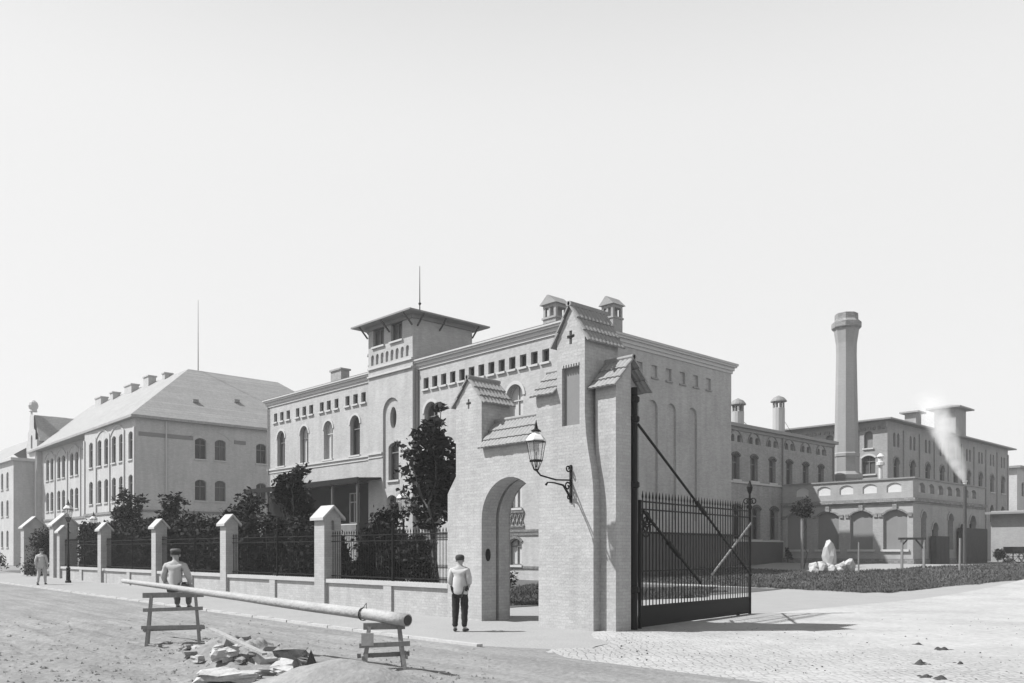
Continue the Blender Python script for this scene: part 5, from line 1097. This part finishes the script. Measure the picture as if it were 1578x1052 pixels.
def person(label, loc, rz, pose='stand', shirt='shirt', legs='trousers', cap='hair', scale=1.0):
    t = thing('person', label, 'person', (0, 0, 0), None, world=False)
    S = {}
    S['pelvis'] = (0, 0, .95, .13); S['waist'] = (0, 0, 1.08, .12); S['chest'] = (0, .0, 1.28, .145); S['collar'] = (0, -.01, 1.42, .09); S['neck'] = (0, 0, 1.49, .055); S['head0'] = (0, .01, 1.56, .075); S['head1'] = (0, .015, 1.625, .085); S['head2'] = (0, 0, 1.68, .05)
    E_ = [('pelvis', 'waist'), ('waist', 'chest'), ('chest', 'collar'), ('collar', 'neck'), ('neck', 'head0'), ('head0', 'head1'), ('head1', 'head2')]
    for s, n in ((-1, 'l'), (1, 'r')):
        S['sh' + n] = (s * .175, -.01, 1.385, .065)
        if pose == 'stand': S['el' + n] = (s * .235, -.03, 1.12, .045); S['wr' + n] = (s * .13, .17, .98, .03); hd_ = Vector((-s * .6, .8, -.1)).normalized()
        elif pose == 'sit': S['el' + n] = (s * .27, .02, 1.14, .045); S['wr' + n] = (s * .25, .16, .94, .03); hd_ = Vector((0, .9, -.3)).normalized()
        else: S['el' + n] = (s * .21, -.04 + s * .1, 1.12, .045); S['wr' + n] = (s * .2, .05 + s * .16, .88, .03); hd_ = Vector((0, .2, -1)).normalized()
        E_ += [('collar', 'sh' + n), ('sh' + n, 'el' + n), ('el' + n, 'wr' + n)]
        w_ = Vector(S['wr' + n][:3]); S['pa' + n] = tuple(w_ + hd_ * .06) + ((.04, .018),); E_.append(('wr' + n, 'pa' + n))
        sd = hd_.cross(Vector((0, 0, 1)) if abs(hd_.z) < .8 else Vector((0, 1, 0))).normalized()
        for k in range(4):
            b = w_ + hd_ * .09 + sd * (k - 1.5) * .021; l_ = (.07, .08, .076, .058)[k]; cu = Vector((0, 0, -.3)) if abs(hd_.z) < .8 else Vector((-s * .3, 0, 0))
            S[f'f{n}{k}a'] = tuple(b) + (.009,); S[f'f{n}{k}b'] = tuple(b + (hd_ + cu * .5).normalized() * l_ * .5) + (.008,); S[f'f{n}{k}c'] = tuple(b + (hd_ + cu * .5).normalized() * l_ * .5 + (hd_ * .6 + cu * 2).normalized() * l_ * .5) + (.007,)
            E_ += [('pa' + n, f'f{n}{k}a'), (f'f{n}{k}a', f'f{n}{k}b'), (f'f{n}{k}b', f'f{n}{k}c')]
        b = w_ + hd_ * .035 + sd * .035 * (-1); S['th' + n + 'a'] = tuple(b) + (.011,); S['th' + n + 'b'] = tuple(b - sd * .02 + hd_ * .045) + (.009,); E_ += [('pa' + n, 'th' + n + 'a'), ('th' + n + 'a', 'th' + n + 'b')]
        S['hip' + n] = (s * .095, 0, .90, .09)
        if pose == 'sit': S['kn' + n] = (s * .14, .42, .93, .062); S['an' + n] = (s * .12, .44, .50, .042); S['to' + n] = (s * .13, .58, .44, .034)
        elif pose == 'walk': S['kn' + n] = (s * .1, .12 * s + .06, .50, .06); S['an' + n] = (s * .1, .24 * s, .09, .042); S['to' + n] = (s * .11, .24 * s + .15, .035, .034)
        else: S['kn' + n] = (s * .105, .01, .49, .062); S['an' + n] = (s * .11, -.02, .09, .042); S['to' + n] = (s * .14, .13, .035, .034)
        E_ += [('pelvis', 'hip' + n), ('hip' + n, 'kn' + n), ('kn' + n, 'an' + n), ('an' + n, 'to' + n)]
    body = skin_mesh('body', S, E_, 'skin', t, 2, 'pelvis')
    # face and ears
    q = MB(); 
    def up(k, d): x, y, z, r = S[k]; return (x, y, z, (r[0] + d, r[1] + d) if hasattr(r, '__len__') else r + d)
    C = {}; C['pelvis'] = (0, 0, .89, .155); C['waist'] = (0, 0, 1.06, .15); C['chest'] = (0, 0, 1.28, .17); C['collar'] = (0, -.01, 1.42, .10)
    Ec = [('pelvis', 'waist'), ('waist', 'chest'), ('chest', 'collar')]
    for n in 'lr':
        C['sh' + n] = up('sh' + n, .022); C['el' + n] = up('el' + n, .022); w_ = Vector(S['wr' + n][:3]); e_ = Vector(S['el' + n][:3]); C['wr' + n] = tuple(e_.lerp(w_, .9)) + (.046,); Ec += [('collar', 'sh' + n), ('sh' + n, 'el' + n), ('el' + n, 'wr' + n)]
    if pose == 'sit': C['pelvis'] = (0, -.01, .90, .165)
    skin_mesh('shirt', C, Ec, shirt, t, 2, 'waist')
    if pose != 'sit':
        h = MB(); h.lathe((0, 0, 0), [(.176, .845), (.182, .86), (.182, .93), (.165, 1.06), (.162, 1.2), (.10, 1.34)], 20)
        h.v = [(x_, y_ * .92 + .012 * math.sin(math.atan2(y_, x_) * 3) * (z_ < .95), z_ + .012 * math.sin(math.atan2(y_, x_) * 5)) for x_, y_, z_ in h.v]; h.build('shirt_tail', shirt, t, True)
    T_ = {'pelvis': (0, 0, .93, .145)}; Et = []
    for n in 'lr': T_['hip' + n] = up('hip' + n, .018); T_['kn' + n] = up('kn' + n, .026); x, y, z, r = S['an' + n]; T_['an' + n] = (x, y, z + (.0 if pose == 'sit' else -.0), .062); Et += [('pelvis', 'hip' + n), ('hip' + n, 'kn' + n), ('kn' + n, 'an' + n)]
    skin_mesh('trousers', T_, Et, legs, t, 2, 'pelvis')
    for n in 'lr':
        a, b = Vector(S['an' + n][:3]), Vector(S['to' + n][:3]); f_ = (b - a); f_.z = 0; f_.normalize(); zb = b.z; 
        skin_mesh('shoe', {'a': (a.x - f_.x * .05, a.y - f_.y * .05, zb + .01, (.042, .042)), 'b': (a.x + f_.x * .05, a.y + f_.y * .05, zb + .012, (.045, .042)), 'c': (b.x + f_.x * .03, b.y + f_.y * .03, zb + .0, (.045, .03))}, [('a', 'b'), ('b', 'c')], 'hair', t, 2, 'a')
    h = MB(); h.lathe((0, -.005, 1.60), [(.088, 0), (.102, .03), (.104, .07), (.09, .105), (.05, .125), (.01, .13)], 16)
    h.build('hair', 'hair', t, True)
    c = MB()
    if cap == 'cap': c.lathe((0, -.005, 1.665), [(.098, 0), (.108, .015), (.108, .04), (.085, .062), (.02, .068)], 16); c.hexa([(-.07, .08, 1.668), (.07, .08, 1.668), (.05, .16, 1.655), (-.05, .16, 1.655), (-.07, .08, 1.68), (.07, .08, 1.68), (.05, .16, 1.665), (-.05, .16, 1.665)]); c.build('cap', 'trousers' if pose == 'stand' else 'grey_trousers', t, True)
    fc = MB(); fc.hexa([(-.014, .09, 1.565), (.014, .09, 1.565), (.010, .118, 1.57), (-.010, .118, 1.57), (-.008, .085, 1.62), (.008, .085, 1.62), (.005, .095, 1.62), (-.005, .095, 1.62)])
    fc.build('nose', 'skin', t, True)
    for s in (-1, 1): fc = MB(); fc.lathe((s * .088, .0, 1.585), [(.008, -.028), (.016, -.01), (.018, .012), (.008, .03)], 8); fc.build('ear', 'skin', t, True)
    for s in (-1, 1): e = MB(); e.lathe((s * .032, .083, 1.60), [(.004, -.01), (.012, 0), (.004, .01)], 8); e.build('eye', 'hair', t)
    e = MB(); e.box(-.025, .025, .083, .092, 1.532, 1.54); e.build('mouth', 'hair', t)
    t.location = loc; t.rotation_euler = (0, 0, rz); t.scale = (scale,) * 3; return t
person('man in pale shirt and black trousers standing before the gateway, back to us', (-14.74, 12.29, gz(-14.74, 12.29) + .012), R(46.7 - 14), 'stand', 'shirt', 'trousers', 'hair', 1.0)
person('man in pale shirt sitting on the tall trestle with his back to us', (-17.10, 6.86, .235), R(48), 'sit', 'jacket', 'grey_trousers', 'cap', .94)
person('pale-clothed figure walking past the left garden gate', (-44.8, 11.6, gz(-44.8, 11.6)), R(60), 'walk', 'jacket', 'jacket', 'hair', 1.0)

# ================================================================== STEAM, HAZE
def volmat(name, dens, aniso=0, noisy=False, color=.9, emit=0):
    m = bpy.data.materials.new(name); m.use_nodes = True; nt = m.node_tree; nt.nodes.clear(); o = N(nt, 'ShaderNodeOutputMaterial'); v_ = N(nt, 'ShaderNodeVolumePrincipled')
    v_.inputs['Color'].default_value = (color,) * 3 + (1,); v_.inputs['Density'].default_value = dens; v_.inputs['Anisotropy'].default_value = aniso
    if noisy:
        tc_ = N(nt, 'ShaderNodeTexCoord'); n_ = N(nt, 'ShaderNodeTexNoise'); n_.inputs['Scale'].default_value = .9; n_.inputs['Detail'].default_value = 4; nt.links.new(tc_.outputs['Object'], n_.inputs['Vector'])
        mr = N(nt, 'ShaderNodeMapRange'); mr.inputs[1].default_value = .38; mr.inputs[2].default_value = .62; mr.inputs[3].default_value = dens * .25; mr.inputs[4].default_value = dens * 1.6; nt.links.new(n_.outputs[0], mr.inputs[0]); sz = N(nt, 'ShaderNodeSeparateXYZ'); nt.links.new(tc_.outputs['Object'], sz.inputs[0]); m2 = N(nt, 'ShaderNodeMapRange'); m2.interpolation_type = 'SMOOTHSTEP'; m2.inputs[1].default_value = 9.0; m2.inputs[2].default_value = 15.2; m2.inputs[3].default_value = 2.3; m2.inputs[4].default_value = 0; nt.links.new(sz.outputs[2], m2.inputs[0]); m3 = N(nt, 'ShaderNodeMath', operation='MULTIPLY'); nt.links.new(mr.outputs[0], m3.inputs[0]); nt.links.new(m2.outputs[0], m3.inputs[1]); 
        def M_(op, a, b=None, c=None):
            n2_ = N(nt, 'ShaderNodeMath', operation=op)
            for i_, q_ in enumerate((a, b, c)):
                if q_ is None: continue
                if isinstance(q_, (int, float)): n2_.inputs[i_].default_value = q_
                else: nt.links.new(q_, n2_.inputs[i_])
            return n2_.outputs[0]
        t_ = M_('MAXIMUM', M_('DIVIDE', M_('SUBTRACT', sz.outputs[2], 7.5), 7.4), .0001); off = M_('MULTIPLY_ADD', t_, -3.1, -.05)
        dx = M_('SUBTRACT', sz.outputs[0], M_('MULTIPLY_ADD', off, .686, -25.2)); dy = M_('SUBTRACT', sz.outputs[1], M_('MULTIPLY_ADD', off, .728, 73.9))
        dd = M_('SQRT', M_('ADD', M_('MULTIPLY', dx, dx), M_('MULTIPLY', dy, dy))); rr_ = M_('MULTIPLY_ADD', M_('POWER', t_, .6), 1.35, .2)
        wb = M_('MULTIPLY_ADD', n_.outputs[0], 1.1, -.55); rel = M_('ADD', M_('DIVIDE', dd, rr_), wb)
        m4 = N(nt, 'ShaderNodeMapRange'); m4.interpolation_type = 'SMOOTHSTEP'; m4.inputs[1].default_value = .35; m4.inputs[2].default_value = 1.1; m4.inputs[3].default_value = 1; m4.inputs[4].default_value = 0; nt.links.new(rel, m4.inputs[0])
        nt.links.new(M_('MULTIPLY', m3.outputs[0], m4.outputs[0]), v_.inputs['Density'])
    nt.links.new(v_.outputs[0], o.inputs['Volume']); MATS[name] = m
volmat('steam', .8, 0, True, 1.0)
volmat('haze', .0006, 0, False, .95)
q = MB(); p0 = Vector((-25.2, 73.9, 7.5)); P = []; Rr = []
right = Vector((.686, .728, 0))
for i in range(18):
    t = i / 17; P.append(p0 + Vector((0, 0, 7.4 * t)) + right * (-.05 - 3.1 * t)); Rr.append((.2 + 1.35 * t ** .6) * 1.3)
q.tube(P, Rr, 16); 
for i, v_ in enumerate(q.v): n_ = noise.noise(Vector(v_) * .9) * .35 * min(1, (v_[2] - 7.4) / 3); q.v[i] = (v_[0] + n_, v_[1] + n_, v_[2] + n_ * .5)
tag(q.build('steam', 'steam', smooth=True), 'plume of white steam rising from the terrace roof pipe', 'steam', kind='stuff')
q = MB(); q.box(-175, 20, -8, 160, -1.6, 33); o = q.build('haze', 'haze'); tag(o, 'pale summer haze over the street', 'haze', kind='stuff')
